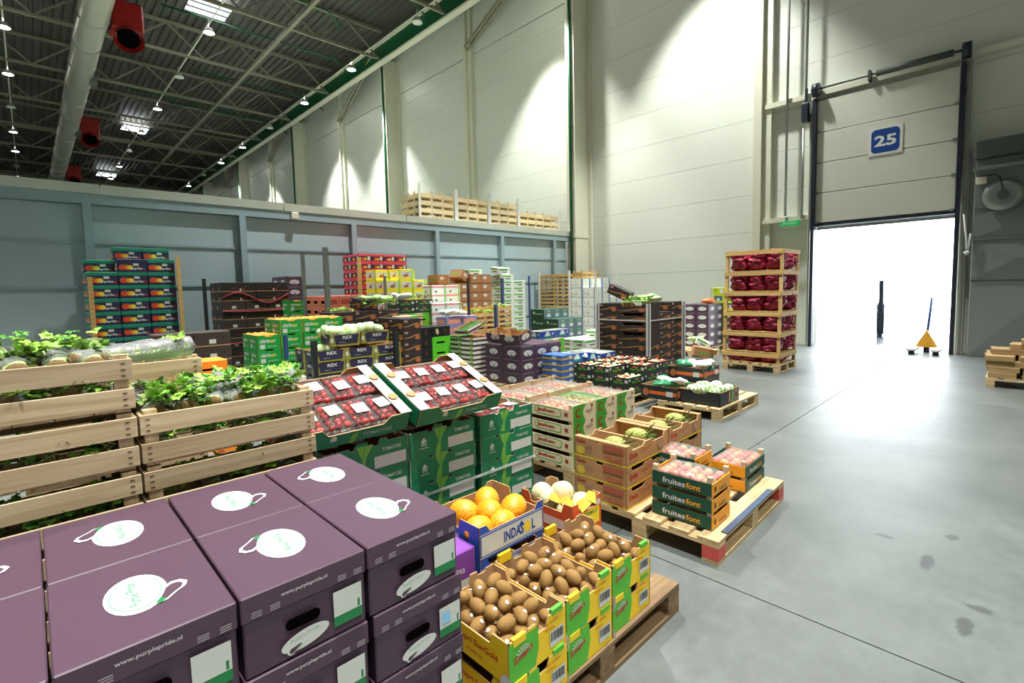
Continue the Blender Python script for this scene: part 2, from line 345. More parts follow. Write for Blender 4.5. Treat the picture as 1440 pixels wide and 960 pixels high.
# edge girder under the roof and its brackets
gd = struct('trim_3', MB().box(13.0, -9, 12.72, 13.3, 80, 12.8).box(13.0, -9, 13.55, 13.3, 80, 13.62), [mcol]); part('web', MB().box(13.1, -9, 12.8, 13.16, 80, 13.55), [mgreen], gd)
for k in range(6):
    ya = 17+12*k
    o = tag(part('wall_brace', MB().bar((14.1, ya, 11.75), (13.3, ya-5.6, 13.3), .1, .1).bar((13.85, ya-.25, 11.75), (13.05, ya-5.85, 13.3), .1, .1), [mtruss]), 'pale steel double diagonal brace rising from wall column to roof girder', 'brace', 'diagonal braces high on the long wall')
    for t in (.05, .5, .92): part('batten', MB().bar(Vector((14.1, ya, 11.75)).lerp(Vector((13.3, ya-5.6, 13.3)), t), Vector((13.85, ya-.25, 11.75)).lerp(Vector((13.05, ya-5.85, 13.3)), t), .12, .12), [mtruss], o)
# cold room partition: blue grey panels, posts, rails, cap
pa = struct('wall_partition', MB().box(-26, YP+.12, 0, 13.5, YP+.3, 3.4), [mpart2])
posts = [.8+2.385*i for i in range(-11, 6)]; zr = [0, .75, 1.8, 2.55, 3.2]
edges = posts+[13.5]
for a, b in zip(edges[:-1], edges[1:]):
    for z0, z1 in zip(zr[:-1], zr[1:]): part('panel', MB().box(a+.06, YP+.08, z0+.02, b-.06, YP+.12, z1-.02), [mpart], pa)
    for z in zr[1:4]: part('rail', MB().box(a+.05, YP+.05, z-.02, b-.05, YP+.12, z+.02), [mpart2], pa)
for x in posts: part('post', MB().box(x-.06, YP-.06, 0, x+.06, YP+.12, 3.2), [mpart2], pa)
part('top_beam', MB().box(-26, YP-.05, 3.19, 13.5, YP+.12, 3.36), [mpart2], pa); 
x = -26
while x < 13.5: part('cap', MB().box(x+.002, YP-.08, 3.36, min(x+2.98, 13.49), YP+.34, 3.52), [mcap], pa); x += 3
tag(part('wall_junction_box', MB().cbox(4.14, YP-.14, 3.2, 4.28, YP-.05, 3.34, .01), [mat('ivory plastic', 'd8d2c0', .5)]), 'small ivory junction box on the cold room top beam', 'box')
struct('ceiling_cold_room', MB().box(-26, YP+.34, 3.36, 13.5, 26, 3.5), [mcap])
# roof trusses along x
mb_web = {}
def truss(y):
    o = part('roof_truss', MB().box(-25.5, y-.06, 12.86, 13.0, y+.06, 12.98), [mtruss]); tag(o, 'pale steel roof truss with zigzag web, %s from the back wall' % NTH[len([q for q in COL.objects if q.name.startswith('roof_truss')])-1], 'truss', 'roof trusses spanning to the edge girder')
    part('top_chord', MB().box(-25.5, y-.06, 14.16, 13.2, y+.06, 14.3), [mtruss], o)
    if 'a' not in mb_web:
        mb_web['a'] = MB().bar((0, 0, 12.95), (1.5, 0, 14.2), .07, .07).mesh('web', [mtruss]); mb_web['b'] = MB().bar((1.5, 0, 14.2), (3.0, 0, 12.95), .07, .07).mesh('web', [mtruss])
    for i in range(-8, 5):
        x = 12.9-3*(i+8)-3
        if x < -25: break
        link('web', mb_web['a'], o, (x, y, 0)); link('web', mb_web['b'], o, (x, y, 0))
for y in (-1, 5, 11, 17, 22.3, 28, 33.8, 39.5, 45.5, 51.5, 57.5, 64, 70): truss(y)
for x in (8.7, 2.4-5): tag(part('roof_purlin', MB().box(x-.07, -9, 12.74, x+.07, 80, 12.86), [mtruss]), 'pale steel tie beam running the length of the hall under the trusses', 'beam', 'long tie beams under the trusses')
for (x, y, l) in ((8.4, 18, 9), (8.7, 25, 8), (10.5, 31, 7), (7.5, 21, 6), (10.5, 37, 7), (8, 36, 6)):
    tag(part('sprinkler_pipe', MB().tube([(x-l/2, y, 13.5), (x+l/2-.6, y, 13.5), (x+l/2, y, 13.0)], .04), [mgreen]), 'thin green sprinkler pipe hung between roof trusses', 'pipe', 'green sprinkler pipes under the roof')
# high-bay lamps in rows, with conduits
lamp_on = mat('lit lamp glass', 'fffdf4', .3, emit=60); lamp_off = mat('unlit lamp glass', 'd9dbd0', .4); lamp_case = mat('lamp housing', 'c9ccc2', .4)
RIM = MB()
vs = []
for r, z in ((.05, .22), (.12, .2), (.2, .05), (.22, 0), (.2, 0)): vs += [(r*math.cos(2*math.pi*i/16), r*math.sin(2*math.pi*i/16), z) for i in range(16)]
RIM.add(vs, [(k*16+i, k*16+(i+1) % 16, (k+1)*16+(i+1) % 16, (k+1)*16+i) for k in range(4) for i in range(16)], 0, True)
rim_me = RIM.mesh('housing', [lamp_case]); hook = MB().tube([(0, 0, .2), (0, 0, .55)], .015).mesh('hanger', [lamp_case])
disc_on = MB().ell((0, 0, .012), (.2, .2, .02), 0, 16, 6).mesh('lens', [lamp_on]); disc_off = MB().ell((0, 0, .012), (.2, .2, .02), 0, 16, 6).mesh('lens', [lamp_off])
rows = {12.25: (.35, 2), 6.2: (.95, 1), 0.03: (.0, 0), -6.1: (.3, 2)}
for x, (yo, ph) in rows.items():
    tag(part('lamp_conduit', MB().tube([(x, -9, 12.95), (x, 79, 12.95)], .03), [mcol]), 'white conduit carrying a row of hall lamps', 'conduit', 'lamp conduits along the hall')
    for k in range(-1, 12):
        y = yo+5.83*k; lit = {12.25: (k % 3) != 0, 6.2: (k % 3) != 2, 0.03: (k % 3) != 1, -6.1: (k % 3) != 0}[x]
        if k < 0: lit = x == .03
        o = link('high_bay_lamp', rim_me, None, (x, y, 12.6)); tag(o, 'round high-bay lamp glowing white under the roof' if lit else 'round high-bay lamp switched off under the roof', 'lamp', 'lit high-bay lamps' if lit else 'unlit high-bay lamps')
        link('hanger', hook, o); link('lens', disc_on if lit else disc_off, o)
        if lit and y < 52:
            ld = bpy.data.lights.new('lamp_light', 'SPOT'); ld.energy = LAMP_W; ld.color = (1, .995, .95); ld.spot_size = math.radians(2*LAMP_HALF); ld.spot_blend = .48; ld.shadow_soft_size = .2
            lo = bpy.data.objects.new('lamp_light', ld); COL.objects.link(lo); lo.parent = o; lo.location = (0, 0, -.04)
# air duct with bands and vents, red fan heaters, roof hatches
du = part('air_duct', MB().tube([(2.4, 8+1.5*i, 11.9) for i in range(46)], .46, seg=20), [mat('galvanised duct', 'a9ab9c', .35, metal=.5, var=.12, scale=1.5)])
tag(du, 'long round galvanised air duct hanging under the roof', 'duct')
ring = MB().tube([(0, 0, 0), (0, .07, 0)], .485, seg=20).mesh('band', [msteel])
for k in range(24): link('band', ring, du, (2.4, 11+2.6*k, 11.9))
for y in (20, 30, 40): part('vent_grille', MB().box(2.7, y, 11.45, 2.95, y+.6, 11.75), [mgrey2], du); part('hanger', MB().bar((2.4, y+3, 12.3), (2.4, y+3, 13), .03, .03), [mgrey2], du)
mred = mat('red heater paint', '8e1512', .45); 
for (y, l) in ((25.0, 'red fan heater hung beside the air duct, nearest one with open nozzle'), (42, 'red fan heater hung beside the air duct, middle of three'), (57.5, 'red fan heater hung beside the air duct, close to the far roof hatch')):
    o = part('fan_heater', MB().cbox(3.0, y-.5, 11.9, 4.0, y+.6, 13.0, .06).tube([(3.5, y-.1, 11.9), (3.5, y-.35, 11.55)], [.42, .5], seg=18, cap=False), [mred]); tag(o, l, 'heater', 'red fan heaters')
    part('nozzle_inside', MB().tube([(3.5, y-.1, 11.88), (3.5, y-.29, 11.64)], [.34, .36], seg=18), [mat('heater nozzle black', '050505', .9, spec=0)], o)
    for dx in (.1, .9): part('hanger', MB().bar((3+dx, y, 13), (3+dx, y, 14.36), .04, .04), [mgrey2], o)
sky = mat('daylit hatch glazing', 'f4f8ff', .4, emit=6)
for i, (y, x) in enumerate(((24.2, 5.7), (45.2, 5.7), (64, 5.7))):
    o = part('window_%d' % (i+1), MB().box(x, y, 13.95, x+1.5, y+1.5, 14.0), [sky]); tag(o, kind='structure')
    for k in range(4): part('frame_bar', MB().box(x-.05, y-.05+.5*k, 13.9, x+1.55, y+.05+.5*k, 13.98), [mgrey2], o)
# ---------------------------------------------------------------- dock door
dr = tag(link('door_1', None, None, (14.2, 1.0, 0)), kind='structure')
mleaf = mat('door leaf panel', 'c9cbbd', .45, var=.03, scale=4)
def dpart(n, mb, mats, p=dr): return part(n, mb, mats, p, (-14.2, -1.0, 0))
zs = [3.03, 3.75, 4.47, 5.19, 5.95]
for a, b in zip(zs[:-1], zs[1:]):
    q = dpart('section', MB().cbox(14.0, 1.08, a+.008, 14.05, 3.66, b-.008, .008), [mleaf])
    for y in (1.1, 3.6): part('roller', MB().box(13.96, y, a-.02, 14.0, y+.06, a+.04), [msteel], q, (0, 0, 0))
dpart('bottom_seal', MB().box(13.99, 1.06, 2.96, 14.06, 3.68, 3.04), [mdark])
for y in (1.0, 3.66): dpart('track', MB().box(13.9, y, 0, 14.08, y+.07, 6.0), [mdark])
for y in (.88, 3.74): dpart('jamb', MB().box(14.1, y, 0, 14.3, y+.11, 6.1), [mcol]); dpart('angle', MB().box(13.98, y+.02, 0, 14.1, y+.06, 6.0), [msteel])
dpart('shaft', MB().tube([(13.95, .95, 6.22), (13.95, 3.8, 6.22)], .025, seg=10), [mgrey2]); dpart('spring', MB().tube([(13.95, 1.2, 6.22), (13.95, 2.5, 6.22)], .07, seg=12), [mgrey2])
for y in (.98, 3.66): dpart('cable_drum', MB().tube([(13.95, y-.05, 6.2), (13.95, y+.09, 6.2)], .16, seg=14), [mdark])
dpart('spring_bracket', MB().box(13.9, 2.6, 6.1, 14.1, 2.65, 6.32), [mgrey2])
dpart('motor', MB().cbox(13.86, 3.82, 5.5, 14.05, 3.98, 5.95, .02), [mdark]); dpart('motor_chain', MB().box(13.93, 3.86, 5.9, 13.96, 3.92, 6.3), [mdark])
# sign 25
sb = AX(1245, 197, 13.99)
o = part('number_sign', MB().box(0, 0, 0, .012, .62, .62), [white], None, (13.985, sb.y-.31, sb.z-.31))
pr2 = Print(.012, .62, .62); pr2.rrect('L', .05, .05, .52, .52, .09, mat('sign blue', '123f86', .4)); pr2.text('L', .11, .19, .24, '25', white, w=.40, bold=.03)
link('print', pr2.mesh(), o); tag(o, 'white square sign with blue field and number 25 on the dock door', 'sign')
# pvc strip curtain in the doorway
def pvc():
    m = bpy.data.materials.new('clear pvc strip'); m.use_nodes = True; nt = m.node_tree; nt.nodes.clear(); out = nt.nodes.new('ShaderNodeOutputMaterial')
    a = nt.nodes.new('ShaderNodeBsdfTranslucent'); a.inputs[0].default_value = (.9, .93, .97, 1); t = nt.nodes.new('ShaderNodeBsdfTransparent'); t.inputs[0].default_value = (.96, .98, 1, 1)
    x = nt.nodes.new('ShaderNodeMixShader'); x.inputs[0].default_value = .5; nt.links.new(t.outputs[0], x.inputs[1]); nt.links.new(a.outputs[0], x.inputs[2]); nt.links.new(x.outputs[0], out.inputs[0]); return m
mpvc = pvc()
cu = tag(part('strip_curtain', MB().box(14.36, 1.03, 2.9, 14.4, 3.7, 2.97), [msteel]), 'clear plastic strip curtain filling the bright dock doorway', 'curtain')
for k in range(13):
    y = 1.06+.2*k
    if 6 <= k <= 6: continue
    vs = []; lean = rnd.uniform(-.03, .03)
    for i in range(9):
        z = 2.92-(2.88)*i/8
        for j in range(3): vs.append((14.38+.02*(k % 2)+.02*math.sin(i*.9+k), y-.02+.12*j+lean*i/8, z))
    part('strip', MB().add(vs, [(3*i+j, 3*i+j+1, 3*i+j+4, 3*i+j+3) for i in range(8) for j in range(2)], 0, True), [mpvc], cu)
# conduits and cable pipes beside the door, exit sign
for (y, z0, z1) in ((4.35, 3.3, 12.6), (3.93, 6.25, 12.6), (3.97, 3.2, 5.4)): tag(part('cable_conduit', MB().tube([(14.05, y, z0), (14.05, y, z1)], .03), [msteel]), 'thin grey vertical cable conduit beside the dock door', 'conduit', 'cable conduits by the dock door')
es = AX(1111, 314, 14.0); pr = Print(.02, .42, .13); pr.text('L', .05, .035, .06, 'ВЫХОД', white, w=.3)
o = part('exit_sign', MB().cbox(0, 0, 0, .03, .42, .13, .004), [mat('exit sign green', '0f8f4a', .4, emit=.5)], None, (13.98, es.y-.21, es.z-.065)); link('print', pr.mesh(), o); tag(o, 'small green lit exit sign on the wall beside the dock door', 'sign')
# grey air curtain unit right of the door
ac = tag(part('air_curtain_unit', MB().cbox(13.75, -.55, 0, 14.25, .78, 3.95, .01), [mgrey]), 'tall grey sheet metal air curtain unit beside the dock door', 'air curtain')
for z0, z1 in ((.05, 1.55), (1.6, 2.35), (2.4, 2.98)):
    c = (13.70, .115, (z0+z1)/2); q = [(13.745, .75, z0), (13.745, -.52, z0), (13.745, -.52, z1), (13.745, .75, z1)]
    part('pressed_panel', MB().add(q+[c], [(0, 1, 4), (1, 2, 4), (2, 3, 4), (3, 0, 4)]), [mgrey], ac)
part('hood', MB().cbox(13.6, -.6, 3.95, 14.25, .8, 4.3, .03), [mgrey2], ac); part('hood_lip', MB().box(13.55, -.6, 3.72, 13.75, .8, 3.78), [mgrey], ac)
part('fan_disc', MB().tube([(13.68, .36, 3.2), (13.62, .36, 3.2), (13.6, .36, 3.2)], [.3, .3, .2], seg=24), [msteel], ac); part('fan_hub', MB().tube([(13.63, .36, 3.2), (13.57, .36, 3.2)], .09, seg=14), [mgrey2], ac)
part('cable', MB().tube([(13.7, .7, 3.6), (13.68, .5, 3.62), (13.62, .42, 3.55), (13.6, .38, 3.4), (13.6, .36, 3.28)], .012), [mdark], ac); part('terminal_box', MB().cbox(13.68, .6, 3.46, 13.75, .76, 3.6, .01), [mat('ivory plastic', 'd8d2c0')], ac)
part('seam_strip', MB().box(13.72, -.55, 2.355, 13.75, .78, 2.39).box(13.72, -.55, 1.565, 13.75, .78, 1.59).box(13.72, -.55, 2.985, 13.75, .78, 3.01), [msteel], ac)
tag(part('strap', MB().tube([(13.72, .92, 2.9), (13.7, .86, 2.4), (13.68, .84, 2.1)], .015).tube([(13.68, .8, 2.5), (13.68, .83, 2.12)], .015).ell((13.68, .84, 2.12), (.04, .05, .04)), [white]), 'knotted white strap hanging at the corner of the air curtain unit', 'strap')
# ================================================================ CARTON KINDS
def C(n, h, r=.6): return mat(n, h, r, var=.05, scale=5)
def kind(name, dim, body, mats, parts): return dict(name=name, dim=dim, body=body.mesh(name, mats), parts=parts)
def closed(name, dim, m, pr=None, lid=None, lidh=0, extra=()):
    w, d, h = dim; parts = []
    if pr: parts.append(('print', pr.mesh(), (0, 0, 0)))
    if lid:
        body = MB().cbox(.003, .003, 0, w-.003, d-.003, h-.004, .004)
        parts.append(('lid', MB().cbox(0, 0, h-lidh, w, d, h, .003).mesh('lid', [lid]), (0, 0, 0)))
    else: body = MB().cbox(0, 0, 0, w, d, h, .005)
    return kind(name, dim, body, [m], parts+list(extra))
NOTCH = lambda h, dip, a=.3, b=.7, e=.06: [(0, h), (a, h), (a+e, h-dip), (b-e, h-dip), (b, h), (1, h)]
def opened(name, dim, m, pr=None, pf=None, pl=None, inner=None, rim=None, t=.006, extra=()):
    w, d, h = dim; mb = MB().tray(w, d, h, t, pf, pl, 0, 1, 2)
    return kind(name, dim, mb, [m, inner or kraft_in, rim or inner or kraft_in], ([('print', pr.mesh(), (0, 0, 0))] if pr else [])+list(extra))
# -- aubergine carton
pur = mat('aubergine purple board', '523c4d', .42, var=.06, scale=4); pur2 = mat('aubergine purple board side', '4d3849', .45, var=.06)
gl = mat('label green', '1d7f45', .5); lg = mat('faint grey lettering and gap shade', 'a99fa8', .6); paleg = mat('pale green lettering', '9fbfae', .6)
w, d, h = .298, .398, .194
p = Print(w, d, h)
def egg(p, f, u, v, s, rot, mm):
    c, q = math.cos(rot), math.sin(rot)
    def tr(a, b): return (u+s*(a*c-b*q), v+s*(a*q+b*c))
    shape = [(-1.15, -.1), (-.95, -.42), (-.5, -.5), (0, -.32), (.5, -.18), (.95, .0), (.6, .26), (0, .3), (-.55, .42), (-1.0, .28)]
    p.poly(f, [tr(a*1.25-.02, b*1.45) for a, b in shape], white); p.poly(f, [tr(*q_) for q_ in shape], mm); p.poly(f, [tr(.55, -.2), tr(1.1, -.12), tr(1.1, .16), tr(.6, .26)], gl)
def oval(p, f, u, v, a, b, rot=0, full=True, flip=1):
    p.ell(f, u, v, a, b, white, rot); p.ell(f, u, v, a*.85, b*.85, mat('sage ring print', '7f9f90', .6), rot, 24); p.ell(f, u, v, a*.79, b*.79, white, rot, 24)
    tw = a*1.25; c, q = math.cos(rot), math.sin(rot)
    p.text(f, u-tw/2*c*flip+b*.2*q*flip, v-tw/2*q*flip-b*.2*c*flip, b*.5, 'Purple Pride', mat('soft green lettering', '5f9a7c', .6), w=tw, bold=.03, rot=rot+(0 if flip > 0 else math.pi))
p2 = Print(w, d, h)
oval(p, 'T', .155, .20, .092, .058, -math.pi/2, True)
egg(p, 'T', .10, .25, .036, math.radians(50), pur)
oval(p2, 'T', .145, .20, .092, .058, -math.pi/2, True, -1); egg(p2, 'T', .2, .15, .036, math.radians(230), pur)
for q in (p, p2):
    q.text('F', .085, .162, .012, 'www.purplepride.nl', mat('silver lettering', 'c9c3c9', .5), w=.11, bold=.02)
    for u in (.02, .06, .22, .262):
        for k in range(3): q.rect('F', u, .142+.0055*k, .022, .0025, lg)
    q.rrect('F', .09, .075, .082, .028, .013, hole); q.ell('F', .135, .042, .058, .022, white, .12); q.text('F', .1, .04, .012, 'Purple Pride', paleg, w=.07, rot=.12, bold=.02); egg(q, 'F', .11, .028, .014, .3, pur)
    q.rect('F', .205, .03, .075, .09, gl); q.rect('F', .205, .055, .075, .065, paper); q.rect('F', .268, .058, .006, .02, gl)
    q.rrect('L', .15, .075, .1, .028, .013, hole); q.ell('L', .2, .035, .07, .024, white)
bl = mat('pale blue sticker', '8fc7e6', .5)
p3 = Print(w, d, h); p3.n = 40; p3.rect('F', .212, .07, .03, .035, bl)
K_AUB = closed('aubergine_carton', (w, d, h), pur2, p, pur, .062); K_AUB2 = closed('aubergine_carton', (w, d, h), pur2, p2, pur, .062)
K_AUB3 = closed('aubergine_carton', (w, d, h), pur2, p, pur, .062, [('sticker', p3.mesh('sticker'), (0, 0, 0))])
# the far aubergine cartons: logo on long side
w, d, h = .3, .4, .2
p = Print(w, d, h)
for f, L_ in (('F', w), ('L', d)):
    p.ell(f, L_*.5, .085, .095, .045, white); p.text(f, L_*.5-.06, .08, .022, 'purple pride', pur, w=.12); egg(p, f, L_*.5+.01, .05, .028, -.7, pur)
    for k in range(9): p.rect(f, .03+k*(L_-.06)/9, .178, .012, .01, lg)
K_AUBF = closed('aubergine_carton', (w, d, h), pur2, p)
K_AUBO = opened('open_aubergine_carton', (w, d, .16), pur2, p, pf=NOTCH(.15, .04), pl=NOTCH(.15, .03))
# -- tomato carton
tg = C('tomato carton green', '0f7a4e', .5); tl = mat('leaf light green', '6fb043', .5); tg2 = mat('mid green', '2c8a4e', .5)
def tomprint(w, d, h):
    p = Print(w, d, h)
    p.poly('F', [(.165*w/.45, 0), (.2*w/.45, 0), (.205*w/.45, h*.55), (.25*w/.45, h), (.16*w/.45, h), (.185*w/.45, h*.55)], tl); p.poly('F', [(.18*w/.45, h*.4), (.205*w/.45, h), (.2*w/.45, h), (.188*w/.45, h*.4)], MATS['mid green'])
    p.rect('F', w*.56, h*.1, w*.40, h*.42, paper); p.text('F', w*.66, h*.66, h*.13, 'TOMATOES', white, w=w*.24)
    x0 = w*.17; p.poly('F', [(x0, h*.42), (x0+.03, h*.42), (x0+.03, h*.62), (x0+.015, h*.74), (x0, h*.62)], white); p.rect('F', x0+.006, h*.42, .006, h*.1, tg); p.rect('F', x0+.018, h*.42, .006, h*.16, tg); p.rect('F', x0-.012, h*.32, .056, h*.04, paleg)
    return p
w, d, h = .446, .33, .141
tabs = [(0, h), (.28, h), (.28, h-.012), (.33, h-.012), (.36, h+.018), (.48, h+.018), (.5, h-.012), (.62, h-.012), (.64, h+.02), (.72, h+.02), (.74, h), (1, h)]
K_TOM = opened('tomato_carton', (w, d, h), tg, tomprint(w, d, h), pf=tabs, pl=NOTCH(h, .02), rim=white)
wt, dt, ht = .58, .48, .10
K_TOMT = opened('display_tomato_tray', (wt, dt, ht), tg, None, pf=[(0, ht), (.2, ht), (.26, ht*.62), (.74, ht*.62), (.8, ht), (1, ht)], pl=[(0, ht+.0), (1, ht+.0)])
pp = Print(wt, dt, ht); pp.text('F', .32, .02, .022, 'TOMATOES', paleg, w=.16); pp.poly('F', [(.16, .03), (.19, .03), (.19, .05), (.175, .062), (.16, .05)], white); pp.poly('F', [(.25, 0), (.28, 0), (.3, .05), (.27, .05)], tl)
K_TOMT['parts'].append(('print', pp.mesh(), (0, 0, 0)))
K_TOMT['parts'].append(('top_flap', MB().box(-.0, .0, ht, .06, dt, ht+.005).mesh('top_flap', [white]), (0, 0, .001)))
K_TOMT['parts'].append(('top_flap', MB().box(wt-.06, .0, ht, wt, dt, ht+.005).mesh('top_flap', [white]), (0, 0, .001)))
# -- kiwi carton
ky = C('kiwi carton yellow', 'f0c81c', .5); kg = mat('kiwi green', '55b531', .5); kr = mat('kiwi red lettering', 'b03a1e', .5)
w, d, h = .297, .397, .148
p = Print(w, d, h)
p.poly('F', [(0, 0), (.125, 0), (.145, h*.5), (.14, h*.97), (0, h*.97)], kg); 
for k in range(9):
    a = math.radians(20+k*17.5); c0 = (.066, .075); p.poly('F', [(c0[0]+.016*math.cos(a-.05), c0[1]+.016*math.sin(a-.05)), (c0[0]+.042*math.cos(a-.06), c0[1]+.042*math.sin(a-.06)), (c0[0]+.042*math.cos(a+.06), c0[1]+.042*math.sin(a+.06)), (c0[0]+.016*math.cos(a+.05), c0[1]+.016*math.sin(a+.05))], white)
p.text('F', .02, .058, .032, 'Zespri', kr, w=.095, rot=.18, bold=.03)
p.text('F', .165, .118, .012, 'Zespri SunGold', kr, w=.08); p.text('F', .175, .1, .009, 'Kiwifruit', kr, w=.05)
p.rect('F', .2, .03, .075, .06, paper)
for k in range(12): p.rect('F', .205+.0055*k, .05, .0025 if k % 3 else .004, .034, black)
p.text('L', .12, .06, .03, 'Zespri SunGold', kr, w=.23, bold=.03); p.text('L', .19, .035, .014, 'Kiwifruit', kr, w=.08); p.ell('L', .39, .0, .03, .045, white)
tabk = [(0, h), (.15, h), (.17, h-.012), (.3, h-.012), (.32, h+.006), (.44, h+.006), (.46, h-.035), (.62, h-.035), (.66, h+.0), (.74, h), (.76, h+.012), (.9, h+.012), (.92, h), (1, h)]
K_KIW = opened('kiwi_carton', (w, d, h), ky, p, pf=tabk, pl=[(0, h), (.2, h), (.24, h-.04), (.76, h-.04), (.8, h), (1, h)], rim=kraft_in)
K_KIW['parts'] += [('green_tab', MB().box(.215, -.003, h-.012, .272, .012, h+.008).mesh('tab', [kg]), (0, 0, .006)), ('yellow_tab', MB().box(.02, -.003, h-.03, .08, .012, h-.004).mesh('tab', [ky]), (0, 0, .01)), ('yellow_tab', MB().box(.02, d-.012, h-.03, .09, d+.003, h+.01).mesh('tab', [ky]), (0, 0, .01))]
# -- melon cartons
mb_ = C('melon carton blue', '2b57b5', .45)
w, d, h = .4, .36, .15; p = Print(w, d, h); p.rect('F', .01, .02, w-.02, .085, paper); p.text('F', .14, .035, .05, 'INDAS', mat('indigo lettering', '1b3f96', .5), w=.125, bold=.035); p.ell('F', .288, .06, .022, .026, mat('sun yellow', 'f3d532', .5)); p.text('F', .318, .035, .05, 'L', MATS['indigo lettering'], w=.022, bold=.03)
for v in (.012, .112): p.rect('F', 0, v, w, .004, white)
p.poly('F', [(.23, .075), (.25, .1), (.27, .075)], MATS['indigo lettering']); p.rect('L', .02, .03, .2, .05, paper)
K_IND = opened('melon_carton', (w, d, h), mb_, p, pf=NOTCH(h, .03, .1, .9, .05), pl=[(0, h+.0), (.1, h), (.14, h-.045), (.6, h-.045), (.64, h), (1, h)], rim=kraft_in)
mo = C('orange melon carton', 'e2571c', .5); w, d, h = .25, .36, .17; p = Print(w, d, h); p.rect('F', .03, .02, .2, .09, mat('lemon yellow print', 'f2d51e', .5)); p.text('F', .045, .08, .022, 'MASTERMELO', gl, w=.17, bold=.02); p.rect('F', .08, .03, .06, .035, paper); p.rect('F', .205, .115, .035, .03, paper); p.rect('L', .05, .03, .26, .05, mat('pale peach print', 'ecc9ae', .6))
K_MEL = opened('galia_melon_carton', (w, d, h), mo, p, pf=[(0, h), (.2, h), (.24, h-.055), (.82, h-.055), (.86, h), (1, h)], pl=[(0, h), (.15, h), (.2, h-.05), (.8, h-.05), (.85, h), (1, h)])
mv = C('violet carton', '7d3f9c', .5); w, d, h = .26, .36, .2; p = Print(w, d, h); p.text('T', .03, .05, .05, 'Dex', white, w=.1); p.rect('F', .12, .02, .1, .06, paper); p.rect('F', .22, 0, .04, .08, mat('lime print', '8cc63f', .5)); p.text('F', .1, .11, .03, 'Dexas', white, w=.1)
K_VIO = closed('violet_carton', (w, d, h), mv, p)
# -- pineapple carton
w, d, h = .56, .42, .138; dr_ = mat('brick red lettering', 'a5301f', .6); dp = mat('faded purple print', '6d5b86', .7); yw = mat('yellow print', 'd7b93b', .6)
p = Print(w, d, h)
for f, L_ in (('L', d), ('F', w)):
    p.rect(f, 0, 0, L_, .014, yw)
    if f == 'L':
        p.text(f, .02, .1, .028, 'Dole', dr_, w=.075, bold=.04); p.ell(f, .055, .05, .034, .03, yw); 
        for k in range(12):
            a = k*math.pi/6; p.poly(f, [(.125+.012*math.cos(a), .072+.012*math.sin(a)), (.125+.04*math.cos(a+.1), .072+.03*math.sin(a+.1)), (.125+.012*math.cos(a+.3), .072+.012*math.sin(a+.3))], dp)
        p.text(f, .25, .035, .02, 'SUPER SWEET', dr_, w=.15); p.text(f, .28, .012, .016, 'PINEAPPLES', dr_, w=.11); p.rect(f, .24, .085, .16, .04, mat('washed red print', 'a8593f', .7))
    else:
        p.text(f, .03, .05, .04, 'Dole', dr_, w=.1, bold=.04); p.text(f, .17, .055, .03, 'Tropical', mat('washed red print', 'a8593f', .7), w=.14, rot=.12); p.ell(f, .43, .07, .035, .04, dp); p.ell(f, .43, .07, .03, .035, kraft)
K_DOLE = opened('pineapple_carton', (w, d, h), kraft, p, pf=[(0, h), (.1, h), (.13, h-.035), (.38, h-.035), (.42, h-.012), (.58, h-.012), (.62, h-.035), (.87, h-.035), (.9, h), (1, h)], pl=NOTCH(h, .02, .42, .58, .03), t=.01)
K_DOLE['parts'] += [('divider', MB().box(.27, .01, .01, .29, d-.01, h-.02).mesh('divider', [kraft_in]), (0, 0, 0)), ('end_flap', MB().box(0, .0, h-.004, .05, d, h).mesh('flap', [kraft]), (0, 0, .003)), ('end_flap', MB().box(w-.05, .0, h-.004, w, d, h).mesh('flap', [kraft]), (0, 0, .003))]
# -- fruit flats with wooden corner posts
fg = C('dark green band', '0c4a3a', .5); fo = C('orange band', 'e89a1e', .5); fy = mat('amber lettering', 'f0a71f', .5)
def flat_crate(name, w, d, h, mF, mL, prF):
    mb = MB().box(.004, .004, .008, w-.004, d-.004, .014, 0); ps = MB().box(0, 0, 0, .03, .03, h+.02).mesh('corner_post', [WZ])
    K = kind(name, (w, d, h), mb, [WX], [('corner_post', ps, (x, y, 0)) for x in (.0, w-.03) for y in (.0, d-.03)])
    bh = h*.84
    K['parts'] += [('side_board', MB().box(0, -.006, .006, w, 0, bh).mesh('board', [mF]), (0, 0, 0)), ('side_board', MB().box(0, d, .006, w, d+.006, bh).mesh('board', [mF]), (0, 0, 0)),
                   ('end_board', MB().box(-.006, 0, .006, 0, d, bh).mesh('board', [mL]), (0, 0, 0)), ('end_board', MB().box(w, 0, .006, w+.006, d, bh).mesh('board', [mL]), (0, 0, 0)), ('print', prF.mesh(), (0, 0, 0))]
    return K
w, d, h = .27, .38, .098
p = Print(w, d, h); p.n = 26
p.text('L', .07, .022, .036, 'fruites', white, w=.15, bold=.02); p.text('L', .226, .022, .036, 'font', fy, w=.09, bold=.02); p.ell('F', .035, .045, .014, .018, mat('dark brown print and gap shade', '4a2b12', .6)); p.text('F', .09, .02, .02, 'fruitesfont', MATS['dark brown print and gap shade'], w=.11)
K_FF = flat_crate('peach_crate', w, d, h, fo, fg, p)
p = Print(.38, .27, h); p.n = 26; p.text('F', .07, .022, .036, 'fruites', white, w=.15, bold=.02); p.text('F', .226, .022, .036, 'font', fy, w=.09, bold=.02); p.ell('L', .02, .045, .014, .018, MATS['dark brown print and gap shade']); p.text('L', .07, .02, .02, 'fruitesfont', MATS['dark brown print and gap shade'], w=.12)
K_FF2 = flat_crate('peach_crate', .38, .27, h, fg, fo, p)
